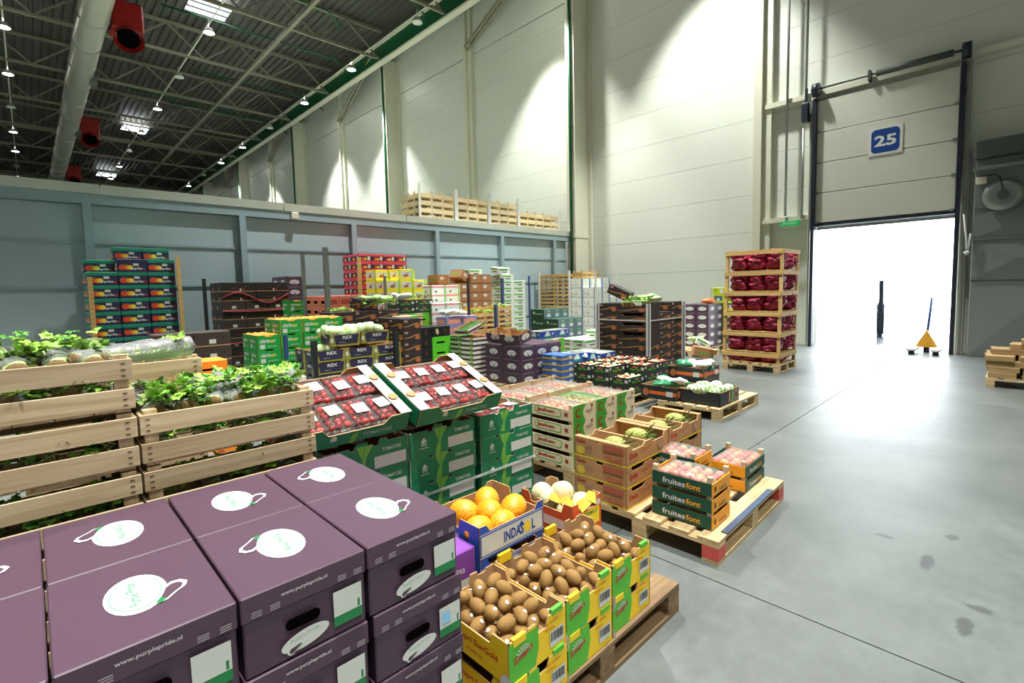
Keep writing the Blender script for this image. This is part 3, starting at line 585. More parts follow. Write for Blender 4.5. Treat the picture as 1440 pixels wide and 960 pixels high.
# -- wooden peach crate with printed boards
jc = mat('cream printed board', 'dfd3ae', .6, var=.06); jg = mat('bright green print', '3aa02c', .5); jr = mat('maroon print', '9c2a1c', .5)
w, d, h = .296, .5, .125
p = Print(w, d, h); p.n = 26
p.rrect('L', .1, .02, .3, .07, .034, jg); p.rrect('L', .107, .027, .286, .056, .028, jc); p.text('L', .125, .034, .042, 'Jasben', jr, w=.2, bold=.05); p.rect('L', .43, .04, .035, .03, jr)
p.poly('F', [(.01, .0), (.16, .0), (.13, .06), (.17, .125), (.01, .125)], jg); p.arc('F', .075, .06, .022, .04, 60, 320, jr); p.text('F', .165, .045, .025, 'Smiley', jr, w=.1, skew=.3); p.rect('F', .235, .085, .03, .025, jr); p.poly('F', [(.2, .085), (.245, .1), (.225, .05)], paper)
mb = MB().box(.004, .004, .01, w-.004, d-.004, .016); jpost = MB().box(0, 0, 0, .03, .03, h+.01).mesh('corner_post', [WZ])
K_JAS = kind('printed_fruit_crate', (w, d, h), mb, [WX], [('corner_post', jpost, (x, y, 0)) for x in (0, w-.03) for y in (0, d-.03)]+[('side_board', MB().box(-.006, 0, .004, 0, d, h*.78).mesh('b', [jc]), (0, 0, 0)), ('side_board', MB().box(w, 0, .004, w+.004, d, h*.78).mesh('b', [jc]), (0, 0, 0)), ('end_board', MB().box(0, -.006, .002, w, 0, h+.006).mesh('b', [jc]), (0, 0, 0)), ('end_board', MB().box(0, d, .002, w, d+.006, h+.006).mesh('b', [WX]), (0, 0, 0)), ('print', p.mesh(), (0, 0, 0))])
# -- celery crate: two slats a side, posts, bottom boards
cw, cdp, ch = .596, .396, .198
def slat_me(L, along, m): return (MB().cbox(0, 0, 0, L, .011, .068, .0015) if along == 'x' else MB().cbox(0, 0, 0, .011, L, .068, .0015)).mesh('slat', [m])
mb = MB().box(.03, .03, .0102, cw-.03, cdp-.03, .0125)
cpost = MB().box(0, 0, 0, .04, .04, ch-.004).mesh('corner_post', [WZ])
sx, sy = slat_me(cw, 'x', WX), slat_me(cdp-.024, 'y', WY); bt = MB().box(0, 0, 0, .09, cdp-.03, .008).mesh('bottom_board', [WY])
nail = MB()
for x in (.022, cw-.026):
    for z0 in (.006, .106):
        for k in range(3): nail.box(x-.006, -.0012, z0+.018+.02*k, x+.006, 0, z0+.021+.02*k)
K_CEL = kind('celery_crate', (cw, cdp, ch), mb, [WY], [('corner_post', cpost, (x, y, 0)) for x in (.012, cw-.052) for y in (.012, cdp-.052)]+[('slat', sx, (0, 0, z)) for z in (.012, .112)]+[('slat', sx, (0, cdp-.011, z)) for z in (.012, .112)]+[('slat', sy, (0, .012, z)) for z in (.012, .112)]+[('slat', sy, (cw-.011, .012, z)) for z in (.012, .112)]+[('bottom_board', bt, (.015+.095*k, .015, .002)) for k in range(6)]+[('staples', nail.mesh('staples', [mat('rusty staple', '4b3a2c', .6)]), (0, 0, 0))])
# -- far cartons
navy = C('navy board', '29264a', .5); teal = C('teal lid', '0d8465', .5); red_ = mat('pepper red', 'd9481f', .5); ora = mat('pepper orange', 'f08a24', .5); yel = mat('pepper yellow', 'f4cf2a', .5)
def pic(p, f, u, v, s):
    p.ell(f, u, v, .035*s, .032*s, red_, 0, 12); p.ell(f, u+.05*s, v-.002, .028*s, .028*s, ora, 0, 12); p.ell(f, u+.075*s, v, .025*s, .026*s, yel, 0, 12); p.rect(f, u+.01*s, v+.026*s, .03*s, .012*s, gl)
w, d, h = .376, .38, .206; p = Print(w, d, h)
for f, L_ in (('F', w), ('L', d)): pic(p, f, .06, .075, 1.35); p.text(f, .165, .03, .05, 'paprika', white, w=.15, bold=.03); p.text(f, .32, .035, .035, '4k.', mat('pepper red', 'd9481f'), w=.04); p.rect(f, .2, .1, .07, .04, paper)
K_PAP = closed('paprika_carton', (w, d, h), navy, p, teal, .055)
K_PAPN = closed('paprika_carton', (w, d, h), navy, p)
blk = C('black board', '221d1a', .55); p = Print(.57, .38, .168)
ch_ = mat('cherry red print', 'a3202a', .5)
for f, L_ in (('F', .57), ('L', .38)): p.arc(f, L_*.62, .055, .014, .026, 150, 400, ch_); p.text(f, L_*.3, .055, .02, 'cherries', ch_, w=.1); p.rect(f, L_*.52, .01, .025, .045, paper); p.poly(f, [(L_*.66, .09), (L_*.72, .12), (L_*.7, .085)], gl); p.rect(f, 0, 0, L_, .012, kraft)
K_CHE = closed('cherry_carton', (.57, .38, .168), blk, p)
p = Print(.375, .38, .168); p.rect('F', .15, .03, .07, .05, paper); p.rect('F', 0, 0, .37, .012, kraft); p.ell('F', .3, .09, .008, .008, hole, 0, 8); p.rect('L', .03, .02, .03, .06, paper)
K_CHE2 = closed('cherry_carton', (.375, .38, .168), C('dark brown board', '3a302a', .6), p)
cg = C('citrus green', '129a3c', .45); cy = mat('citrus yellow', 'f4c81d', .5); w, d, h = .285, .3, .185; p = Print(w, d, h)
for f, L_ in (('F', w), ('L', d)):
    p.text(f, .03, .085, .05, 'citrin', white, w=.125, bold=.03); p.text(f, .16, .085, .035, 'o', cy, w=.035, bold=.04); p.text(f, .2, .085, .035, 'r', white, w=.025, bold=.03); p.rect(f, .03, .01, .06, .055, paper); p.rect(f, .12, .03, .12, .01, paleg)
K_CIT = opened('citrus_carton', (w, d, h), cg, p, pf=NOTCH(h, .02), inner=mat('citrus inside', 'd9a22e', .6))
w, d, h = .4, .3, .15; rn = C('lettuce carton navy', '2b2742', .5); ro = C('lettuce carton olive', '8d8c33', .6); p = Print(w, d, h); p.poly('F', [(.07, .02), (.36, .02), (.38, .14), (.04, .14)], rn); p.text('F', .16, .085, .04, 'REX', white, w=.13, bold=.02); p.rect('F', .0, .05, .035, .05, paper); p.text('F', .12, .04, .012, 'lettuce', paleg, w=.08); p.poly('L', [(.05, .0), (.25, .0), (.28, .14), (.02, .14)], rn); p.text('L', .09, .085, .035, 'REX', white, w=.12)
K_REX = opened('lettuce_carton', (w, d, h), ro, p, pf=NOTCH(h, .025, .15, .85), pl=NOTCH(h, .02))
rc = C('coral red carton', 'd34252', .5); w, d, h = .29, .38, .175; p = Print(w, d, h)
for f, L_ in (('F', w), ('L', d)): p.rect(f, .0, .035, L_, .09, mat('dark plum print', '2e2440', .5)); pic(p, f, .09, .07, .9); p.rect(f, L_-.09, .045, .06, .075, paper)
K_REDC = closed('coral_carton', (w, d, h), rc, p)
yc = C('lemon carton', 'f0e02a', .5); w, d, h = .3, .4, .21; p = Print(w, d, h)
for f, L_ in (('F', w), ('L', d)): p.rect(f, .02, .05, L_-.05, .12, paper); p.ell(f, L_*.45, .085, .06, .03, mat('mango brown', 'a4582b', .5), .2, 14); p.rect(f, L_-.04, 0, .03, h, mat('lime print', '8cc63f')); p.rect(f, L_*.5, .13, .06, .012, MATS['dark brown print and gap shade'])
K_YEL = closed('mango_carton', (w, d, h), yc, p)
gb = C('brown black board', '33282a', .55); gold = mat('gold ribbon print', 'a07a3e', .5); cop = mat('copper oval print', 'b56a3c', .5)
def goldkind(w, d, h, op=False):
    p = Print(w, d, h)
    for f, L_ in (('F', w), ('L', d)):
        xs_ = [L_*i/10 for i in range(11)]; p.strip(f, [(x, h*(.3+.28*(1/(1+math.exp(-(x/L_-.5)*9))))+.0) for x in xs_], [.006+.016*abs(math.sin(3.1*x/L_)) for x in xs_], gold)
        p.ell(f, L_*.8, h*.32, min(.055, L_*.15), .034, cop, 0, 16); p.rect(f, L_*.05, h*.68, .06, .03, mat('dusty pink print', 'b08b74', .6))
    return (opened if op else closed)('gold_ribbon_carton', (w, d, h), gb, p)
K_GOLD = goldkind(.396, .396, .165); K_GOLDL = goldkind(.396, .6, .165); K_GOLDS = goldkind(.3, .4, .17)
K_GOLDLO = opened('gold_ribbon_carton', (.396, .6, .165), gb, None, pl=NOTCH(.165, .055, .12, .88, .08)); pg = Print(.396, .6, .165)
xs_ = [.6*i/10 for i in range(11)]; pg.strip('L', [(x, .165*(.2+.25*(1/(1+math.exp(-(x/.6-.5)*9))))) for x in xs_], [.006+.014*abs(math.sin(3.1*x/.6)) for x in xs_], gold); pg.ell('L', .48, .05, .07, .034, cop, 0, 16); K_GOLDLO['parts'].append(('print', pg.mesh(), (0, 0, 0)))
wgn = mat('white green print', '5db347', .5)
def asp(name, w, d, h):
    p = Print(w, d, h)
    for f, L_ in (('F', w), ('L', d)): p.rect(f, 0, h*.6, L_*.75, h*.25, wgn); p.rect(f, L_*.3, h*.25, L_*.4, h*.15, MATS['dark plum print'])
    return closed(name, (w, d, h), C('white board', 'dfe5da', .5), p)
K_ASP = asp('asparagus_carton', .4, .3, .15)
wb_ = mat('cobalt print', '2a5fa8', .5)
p = Print(.31, .385, .24)
for f, L_ in (('F', .31), ('L', .385)):
    p.rect(f, L_-.045, 0, .035, .24, wb_); p.poly(f, [(L_*.4, .16), (L_*.44, .16), (L_*.42, .1)], hole); p.poly(f, [(L_*.42, .1), (L_*.28, .05), (L_*.3, .045), (L_*.43, .09)], hole); p.poly(f, [(L_*.42, .1), (L_*.58, .05), (L_*.56, .045), (L_*.41, .09)], mat('pepper red', 'd9481f')); p.rect(f, L_*.1, .07, .015, .05, wb_); p.rect(f, 0, .232, L_, .006, lg); p.rect(f, 0, 0, .006, .24, lg)  # grey top and side edge lines paint in the shaded gaps between stacked cartons
K_WB = closed('white_blue_carton', (.31, .385, .24), C('white board', 'dfe5da', .5), p)
dgm = C('forest green board', '0c4630', .5); tealg = C('grey teal board', '557176', .55)
p = Print(.27, .39, .2); p.text('L', .15, .08, .045, 'tutti verde', paleg, w=.2); p.ell('L', .1, .12, .03, .03, paleg, 0, 10); p.rect('F', 0, 0, .27, .2, tealg); p.rect('F', .1, .03, .11, .06, paper); p.rect('F', .12, .14, .06, .03, mat('lime print', '8cc63f')); p.text('F', .08, .1, .02, 'verde', paleg, w=.12)
K_DG = closed('green_teal_carton', (.27, .39, .2), dgm, p)
brn = C('kraft brown carton', 'a3744a', .75)
p = Print(.3, .4, .2); p.rect('F', .06, .09, .1, .06, paper); p.rect('L', .05, .05, .3, .07, mat('moss print', '7a8a45', .7)); p.rect('F', 0, .19, .3, .006, mat('dark brown print and gap shade', '4a2b12')); p.rect('L', 0, .19, .4, .006, mat('dark brown print and gap shade', '4a2b12'))  # brown line near the top edge is painted shade of the gap between layers
K_BRN = closed('kraft_carton', (.3, .4, .2), brn, p)
pnk = C('salmon board', 'd9785e', .6); p = Print(.22, .3, .175); p.rect('F', .03, .03, .16, .08, mat('dull red print', 'b5432f', .6)); p.rect('L', .08, .04, .14, .05, hole); p.rect('L', 0, .0, .3, .02, kraft)
K_CAR = closed('carrot_carton', (.22, .3, .175), pnk, p)
lil = C('lilac board', '8a86b5', .6); p = Print(.35, .3, .16); p.rect('F', .04, .04, .26, .07, mat('salmon print', 'd9967e', .6)); p.rect('L', .04, .04, .2, .07, mat('salmon print', 'd9967e'))
K_LIL = closed('lilac_carton', (.35, .3, .16), lil, p)
crm = C('cream board', 'd6c59c', .6); p = Print(.32, .3, .17); p.rect('F', .17, 0, .15, .17, mat('vivid lime print', '66c52c', .5)); p.rect('F', .03, .1, .14, .015, mat('dull red print', 'b5432f')); p.rect('F', .1, .03, .13, .025, hole); p.rect('F', 0, .0, .32, .01, ora)
K_CRM = closed('cream_lime_carton', (.32, .3, .17), crm, p)
p = Print(.36, .3, .17); p.ell('F', .1, .085, .03, .05, mat('pale pear print', 'cfc07a', .6), .2, 14); p.ell('L', .1, .085, .03, .05, MATS['pale pear print'], .2, 14); p.ell('F', .25, .085, .03, .05, MATS['dark brown print and gap shade'], .2, 14)
K_BLKP = closed('black_pear_carton', (.36, .3, .17), C('near black board', '131a1b', .5), p)
p = Print(.36, .3, .17); p.rect('F', .08, .06, .16, .03, hole)
K_LIME = closed('lime_carton', (.36, .3, .17), C('vivid lime board', '5dcc2a', .5), p)
mar = mat('maroon band', '4b1c2c', .5); p = Print(.4, .3, .075)
for f, L_ in (('F', .4), ('L', .3)): p.rect(f, 0, .01, L_, .03, mar); p.ell(f, L_*.88, .037, .035, .03, mat('pea green print', '7da23c', .5), 0, 14)
K_CUC = opened('cucumber_tray', (.4, .3, .075), C('white board', 'dfe5da'), p, inner=kraft_in)
p = Print(.3, .4, .09); p.rect('F', 0, .02, .3, .025, mat('mustard print', 'd0a52c', .5)); p.ell('F', .2, .05, .04, .025, white, 0, 12); p.rect('L', 0, .02, .4, .025, MATS['mustard print']); p.ell('L', .25, .05, .05, .025, white, 0, 12)
K_BLY = closed('blue_mustard_tray', (.3, .4, .09), C('steel blue board', '3d68b0', .5), p)
p = Print(.4, .3, .14)
for f, L_ in (('F', .4), ('L', .3)): p.poly(f, [(L_*.3, .05), (L_*.4, .12), (L_*.5, .13), (L_*.6, .12), (L_*.7, .05)], mat('pale mint print', 'cfe3dc', .5)); p.rect(f, L_*.15, .02, L_*.7, .022, gl); p.rect(f, L_*.8, .07, .035, .035, paper)
K_BLU = opened('blue_berry_carton', (.4, .3, .14), C('cobalt board', '1c47ab', .45), p, inner=white)
p = Print(.396, .3, .12)
for f, L_ in (('F', .396), ('L', .3)): p.text(f, L_*.25, .03, .035, 'Fairy Tale', mat('vivid lime print', '66c52c'), w=L_*.5, bold=.03); p.ell(f, L_*.52, .085, .05, .015, mat('dusty rose print', 'a8665c', .6), 0, 12); p.rect(f, L_*.82, .05, .05, .04, paper); p.rect(f, L_*.05, .07, .03, .03, paper)
K_FAI = opened('dark_green_veg_carton', (.396, .3, .12), C('dark olive board', '28332b', .5), p, inner=mat('dark inside', '2b332c'))
ob_ = mat('vivid orange stripe', 'e0661f', .5)
p = Print(.5, .5, .17)
for f in 'FL': p.rect(f, .12, .06, .38, .045, ob_); p.ell(f, .07, .08, .045, .05, cop, 0, 16); p.rect(f, .36, .05, .09, .065, paper)
K_ORS = opened('orange_stripe_carton', (.5, .5, .17), C('charcoal board', '1f2427', .5), p, inner=kraft_in)
p = Print(.55, .5, .17); p.rect('F', .25, .02, .05, .13, kraft); p.rect('F', .33, .0, .05, .17, mat('apple green stripe', '6aa84a', .5)); p.rect('F', .38, 0, .17, .17, mat('taupe print', '7a6558', .6)); p.ell('F', .46, .09, .03, .055, white, 0, 16); p.ell('F', .46, .09, .022, .045, hole, 0, 16)
K_CAU = opened('cauliflower_carton', (.55, .5, .17), C('charcoal board', '1f2427'), p, inner=kraft_in, pl=NOTCH(.17, .03))
limeb = C('lime yellow board', 'b4cc1f', .5); p = Print(.35, .3, .17); p.rect('F', .2, .02, .1, .13, paper); p.rect('F', .06, .04, .03, .02, hole); p.rect('F', .06, .11, .06, .02, hole); p.rect('L', .18, .02, .08, .13, paper); p.rect('L', .05, .1, .05, .02, hole)
K_LIM2 = closed('lime_yellow_carton', (.35, .3, .17), limeb, p)
p = Print(.35, .3, .17); p.rect('F', .05, .03, .2, .11, mat('slate blue print', '3d5d78', .6)); p.rect('F', .12, .02, .08, .07, paper); p.rect('L', .04, .03, .2, .11, MATS['slate blue print']); p.rect('L', .1, .02, .08, .07, paper)
K_LIM3 = closed('lime_blue_carton', (.35, .3, .17), limeb, p)
p = Print(.34, .3, .2); p.rect('F', .12, .11, .1, .02, hole); p.ell('F', .2, .04, .03, .025, mat('deep orange', 'c2551a', .5), 0, 10); p.rect('F', .08, .03, .06, .03, paper)
K_ORA = closed('orange_carton', (.34, .3, .2), C('bright orange board', 'ee8d1d', .55), p)
# simple far wooden crate (few pixels): body with recessed dark gaps, joined boards as one part
def farcrate(w, d, h, m, name='wooden_crate'):
    mb = MB()
    for x in (0, w-.03):
        for y in (0, d-.03): mb.box(x, y, 0, x+.03, y+.03, h)
    mb.box(.01, .01, .004, w-.01, d-.01, .012)
    K = kind(name, (w, d, h), mb, [m], [])
    bx = MB().box(0, -.008, .008, w, 0, h*.62).mesh('b', [m]); by = MB().box(-.008, 0, .008, 0, d, h*.62).mesh('b', [m])
    K['parts'] += [('side_board', bx, (0, 0, 0)), ('side_board', bx, (0, d+.008, 0)), ('end_board', by, (0, 0, 0)), ('end_board', by, (w+.008, 0, 0))]
    return K
K_WCR = farcrate(.28, .58, .118, OW); K_WCR2 = farcrate(.36, .3, .1, OW); K_PCR = farcrate(.36, .3, .2, wood_mat('bright new wood', 'e6d6ae', 'd0b888', 'x'), 'new_wood_crate')

p = Print(.35, .3, .17)
for f, L_ in (('F', .35), ('L', .3)): p.rect(f, 0, .12, L_, .03, mat('coral print', 'e2848a', .5)); p.rect(f, .08, .03, .04, .03, hole); p.rect(f, L_-.05, 0, .03, .17, wgn)
K_PKW = closed('white_coral_carton', (.35, .3, .17), C('white board', 'dfe5da'), p)
p = Print(.4, .3, .2); p.ell('L', .15, .09, .1, .045, white); p.text('L', .08, .085, .022, 'purple pride', pur, w=.13); p.ell('F', .2, .09, .1, .045, white)
for k in range(9): p.rect('L', .03+k*.027, .178, .012, .01, lg)
K_AUBG = closed('aubergine_carton', (.4, .3, .2), pur2, p)

oct_ = MB().tube([(0, 0, 0), (0, 0, .012)], .026, 0, 8, True, False).mesh('hole_tab', [kraft])
for x_ in (.0, wt):
    for y_ in (.14, .34): K_TOMT['parts'].append(('hole_tab', oct_, (x_+(.03 if x_ == 0 else -.03), y_, ht+.003)))
# ================================================================ PRODUCE
def nfn(seed, amp, sc): 
    o = Vector((seed*3.1, seed*1.7, seed*5.3)); return lambda n: 1+amp*noise.noise(n*sc+o)
# leaf: lobed blade, folded along the midrib
lf1 = mat('celery leaf green', 'a3d656', .45, var=.18, scale=20, sss=.0); lf2 = mat('dark leaf green', '5fa63a', .45, var=.2, scale=20); stalk = mat('celery stalk', 'c3dd8e', .4, var=.12, scale=14, stretch=(6, 1, 6)); root = mat('celery root end', '8a6b45', .8, var=.2, scale=30)
def leaf(s, m, seed):
    r = random.Random(seed); out = [(0, .0), (.22, .1), (.5, .05), (.45, .3), (.75, .35), (.5, .55), (.6, .8), (.3, .75), (.15, 1.0)]
    vs = [(0, 0, 0), (0, .5, .06), (0, 1.05, -.05)]; 
    for sg in (-1, 1): vs += [(sg*x*.8, y, -.18*x*x+.1*math.sin(7*y+seed)+.06*r.random()) for x, y in out]
    n = len(out); fs = []
    for b in (3, 3+n):
        fs += [(0, b+1, b+2, 1), (1, b+2, b+3), (1, b+3, b+4), (1, b+4, b+5), (1, b+5, b+6), (1, b+6, b+7, 2), (2, b+7, b+8)]
    return MB().add([(x*s, y*s, z*s) for x, y, z in vs], fs, 0, True).mesh('leaf', [m])
LEAF = [leaf(.05, lf1, k) for k in range(3)]+[leaf(.042, lf2, k+5) for k in range(2)]
def celery_me(k):
    r = random.Random(k); mb = MB()
    for i in range(8):
        a = i*2.4; q = .009+.014*(i/8)**.5
        pts = [(q*math.cos(a)*(.8+.5*t), .0+.26*t, .03+q*.8*math.sin(a)*(.8+.5*t)+.01*t) for t in (0, .2, .5, .8, 1)]
        mb.tube(pts, [.014, .017, .013, .01, .007], 0, 7)
    mb.ell((0, .004, .03), (.03, .014, .026), 1, 10, 6); return mb.mesh('stalks', [stalk, root])
CEL = [celery_me(k) for k in range(3)]
sl = MB(); vs = []
for i in range(9):
    for j in range(12):
        a = 2*math.pi*j/12; rr = (.036+.014*i/8)*(1+.22*noise.noise(Vector((math.cos(a)*2, i*.9, math.sin(a)*2)))); vs.append((rr*math.cos(a), -.01+.036*i, .034+rr*.85*math.sin(a)))
sl.add(vs, [(i*12+j, i*12+(j+1) % 12, (i+1)*12+(j+1) % 12, (i+1)*12+j) for i in range(8) for j in range(12)], 0, True); SLEEVE = sl.mesh('film_sleeve', [FILM])
def celery(loc, rz, label, group, nleaf=6, tilt=0.0):
    o = link('celery_bunch', rnd.choice(CEL), None, loc, (tilt, 0, rz)); tag(o, label, 'celery', group); link('film_sleeve', SLEEVE, o)
    for k in range(nleaf):
        link('leaf', rnd.choice(LEAF), o, (rnd.uniform(-.035, .035), .22+rnd.uniform(-.02, .07), .035+rnd.uniform(-.01, .035)), (rnd.uniform(-.2, .9), rnd.uniform(-.6, .6), rnd.uniform(-.9, .9)))
def loose(loc, n, spread, label, ms=None, kind_='stuff', rx=(-.3, .8)):
    """a heap of loose leaves nobody could count: one object"""
    mb = MB(); 
    for k in range(n):
        me = rnd.choice(ms or LEAF); M4 = Matrix.Translation(Vector((rnd.uniform(-1, 1)*spread[0], rnd.uniform(-1, 1)*spread[1], rnd.uniform(0, 1)*spread[2]))) @ Matrix.Rotation(rnd.uniform(0, 6.28), 4, 'Z') @ Matrix.Rotation(rnd.uniform(*rx), 4, 'X')
        mb.add([M4 @ v.co for v in me.vertices], [tuple(p.vertices) for p in me.polygons], 0 if me.materials[0] == lf1 else 1, True)
    o = part('leafy_greens', mb, [lf1, lf2], None, loc); tag(o, label, 'greens', None, 'stuff'); return o
# kiwi
kiwm = mat('kiwi skin', '8d6a34', .7, var=.3, scale=18, bump=.4, bscale=300); KIW = [MB().ell((0, 0, 0), (.026, .026, .037), 0, 14, 10, nfn(k, .05, 1.4)).mesh('kiwi', [kiwm]) for k in range(3)]
stk = MB().ell((0, 0, 0), (.009, .007, .0025), 0, 10, 6).mesh('sticker', [white])
def kiwi(loc, rot, st, label, group):
    o = link('kiwi', rnd.choice(KIW), None, loc, rot); tag(o, label, 'kiwi', group)
    if st:
        from mathutils import Euler
        n = (Euler(rot).to_matrix().transposed() @ Vector((rnd.uniform(-.8, .4), rnd.uniform(-.9, .2), .8))).normalized(); k = 1.0/math.sqrt((n.x/.026)**2+(n.y/.026)**2+(n.z/.037)**2)
        link('sticker', stk, o, n*k, n.to_track_quat('Z', 'Y').to_euler())
# tomato punnet
tomm = mat('tomato red', 'b3171a', .18, var=.15, scale=30); TOM = MB().ell((0, 0, 0), (.017, .017, .0155), 0, 10, 7).mesh('tomato', [tomm]); TOMB = MB().ell((0, 0, 0), (.0175, .0175, .016), 0, 10, 7).mesh('tomato', [mat('tomato bright red', 'cf2f1c', .18)])
vine = MB().tube([(.01, .02, .05), (.05, .08, .056), (.08, .15, .05)], .003, 0, 5).mesh('vine', [mat('tomato vine', '4d5a2a', .6)])
pw_, pd_ = .125, .19
TRAY = MB(); TRAY.add([(.006, .006, 0), (pw_-.006, .006, 0), (pw_-.006, pd_-.006, 0), (.006, pd_-.006, 0), (0, 0, .05), (pw_, 0, .05), (pw_, pd_, .05), (0, pd_, .05)], [(0, 1, 5, 4), (1, 2, 6, 5), (2, 3, 7, 6), (3, 0, 4, 7), (3, 2, 1, 0)])
vs = []; 
for i in range(7):
    for j in range(7): vs.append((pw_*i/6, pd_*j/6, .05+.014*math.sin(math.pi*i/6)*math.sin(math.pi*j/6)+.004*noise.noise(Vector((i*.9, j*.8, 1)))))
TRAY.add(vs, [(i*7+j, (i+1)*7+j, (i+1)*7+j+1, i*7+j+1) for i in range(6) for j in range(6)], 0, True); TRAYM = TRAY.mesh('tomato_punnet', [FILM])
p = Print(.07, .075, 0); p.rect('T', 0, 0, .07, .075, paper); p.rect('T', .008, .012, .03, .004, gl); p.rect('T', .008, .02, .05, .003, MATS['pepper yellow']); p.rect('T', .045, .045, .02, .02, lg); p.rect('T', .008, .05, .03, .004, lg); PLAB = p.mesh('label')
def punnet(M4, label, group):
    o = link('tomato_punnet', TRAYM); o.matrix_world = M4; tag(o, label, 'tomatoes', group); link('label', PLAB, o, (.03, .055+rnd.uniform(-.01, .02), .0655), (0, 0, rnd.uniform(-.12, .12))); link('vine', vine, o)
    for i in range(3):
        for j in range(5): link('tomato', rnd.choice((TOM, TOM, TOMB)), o, (.026+.036*i+rnd.uniform(-.004, .004), .024+.036*j+rnd.uniform(-.004, .004), .028+rnd.uniform(0, .014)))
# round fruit
def ball(n, r, h, h2=None, bump=0, rough=.5, seed=1, sq=.95): return MB().ell((0, 0, 0), (r, r, r*sq), 0, 12, 8, nfn(seed, .05, 1.2)).mesh(n, [mat(n+' skin %s' % h, h, rough, var=.2, scale=12, bump=bump, bscale=80)])
PEA = [ball('peach', .03, 'c9765c', seed=1), ball('peach', .03, 'd99a6a', seed=2), ball('peach', .03, 'b5574c', seed=3)]
LET = [MB().ell((0, 0, 0), (.075, .075, .06), 0, 20, 14, lambda n, k=k: 1+.10*noise.noise(n*2.3+Vector((k*3, 1, 2)))+.05*noise.noise(n*6+Vector((k, 5, 2)))).mesh('lettuce', [mat('iceberg green', 'c4e0a4', .3, var=.14, scale=16, bump=.5, bscale=30)]) for k in range(3)]
def netmat():
    m = mat('orange melon netted', 'eda31c', .45); nt = m.node_tree; b = nt.nodes['Principled BSDF']; tc = nt.nodes.new('ShaderNodeTexCoord'); L = nt.links.new
    ws = []
    for ang in (.7, -.7):
        mp = nt.nodes.new('ShaderNodeMapping'); mp.inputs['Rotation'].default_value = (0, 0, ang); L(tc.outputs['Object'], mp.inputs[0]); w_ = nt.nodes.new('ShaderNodeTexWave'); w_.inputs['Scale'].default_value = 26; L(mp.outputs[0], w_.inputs[0]); ws.append(w_)
    mn = nt.nodes.new('ShaderNodeMath'); mn.operation = 'MAXIMUM'; L(ws[0].outputs['Fac'], mn.inputs[0]); L(ws[1].outputs['Fac'], mn.inputs[1])
    cr = nt.nodes.new('ShaderNodeValToRGB'); cr.color_ramp.elements[0].position = .9; cr.color_ramp.elements[0].color = lin('f2a81c'); cr.color_ramp.elements[1].position = .96; cr.color_ramp.elements[1].color = lin('c9700f'); L(mn.outputs[0], cr.inputs[0]); L(cr.outputs[0], b.inputs['Base Color']); return m
MELO = MB().ell((0, 0, 0), (.075, .062, .06), 0, 20, 12).mesh('melon', [netmat()]); GAL = MB().ell((0, 0, 0), (.06, .06, .056), 0, 16, 10).mesh('melon', [mat('galia skin', 'd9d3a4', .6, var=.15, scale=40, bump=.3, bscale=150)])
# pineapple
pinm = mat('pineapple skin', '9fa552', .6, var=.35, scale=60); lfp = mat('pineapple crown', '6f8f52', .5, var=.2, scale=20)
def pinfn(n):
    a = math.atan2(n.y, n.x); t = n.z*4.5; return 1+.13*abs(math.sin(5*a+t*1.6))*abs(math.sin(5*a-t*1.6))-.05
PIN = MB().ell((0, 0, 0), (.056, .056, .085), 0, 48, 26, pinfn).mesh('pineapple', [pinm]); cr_ = MB()
for k in range(16):
    a = k*2.4; sp = .01+.0022*k; cr_.add([(sp*math.cos(a)-.008*math.sin(a), sp*math.sin(a)+.008*math.cos(a), .078), (sp*math.cos(a)+.008*math.sin(a), sp*math.sin(a)-.008*math.cos(a), .078), (sp*2*math.cos(a), sp*2*math.sin(a), .12), (sp*3.2*math.cos(a), sp*3.2*math.sin(a), .135+.0016*(16-k))], [(0, 1, 2), (0, 2, 3), (1, 3, 2)], 0, True)
CROWN = cr_.mesh('crown', [lfp]); PTAG = MB().box(.045, -.02, -.02, .058, .02, .03).mesh('tag', [white])
# onion sack
onm = mat('red onion net', '93183a', .35, var=.5, scale=26, bump=.6, bscale=120)
def sackfn(k):
    o = Vector((k*4.1, k, 2.0*k))
    def f(n):
        q = Vector((n.x*7.5, n.y*4.2, n.z*3.6))+o; dd = noise.voronoi(q)[0][0]; return (1+.14*(1-1.8*dd))*(1+.3*noise.noise(n*1.5+o))
    return f
SACK = [MB().ell((0, 0, 0), (.27, .13, .11), 0, 48, 26, sackfn(k)).mesh('onion_sack', [onm]) for k in range(4)]
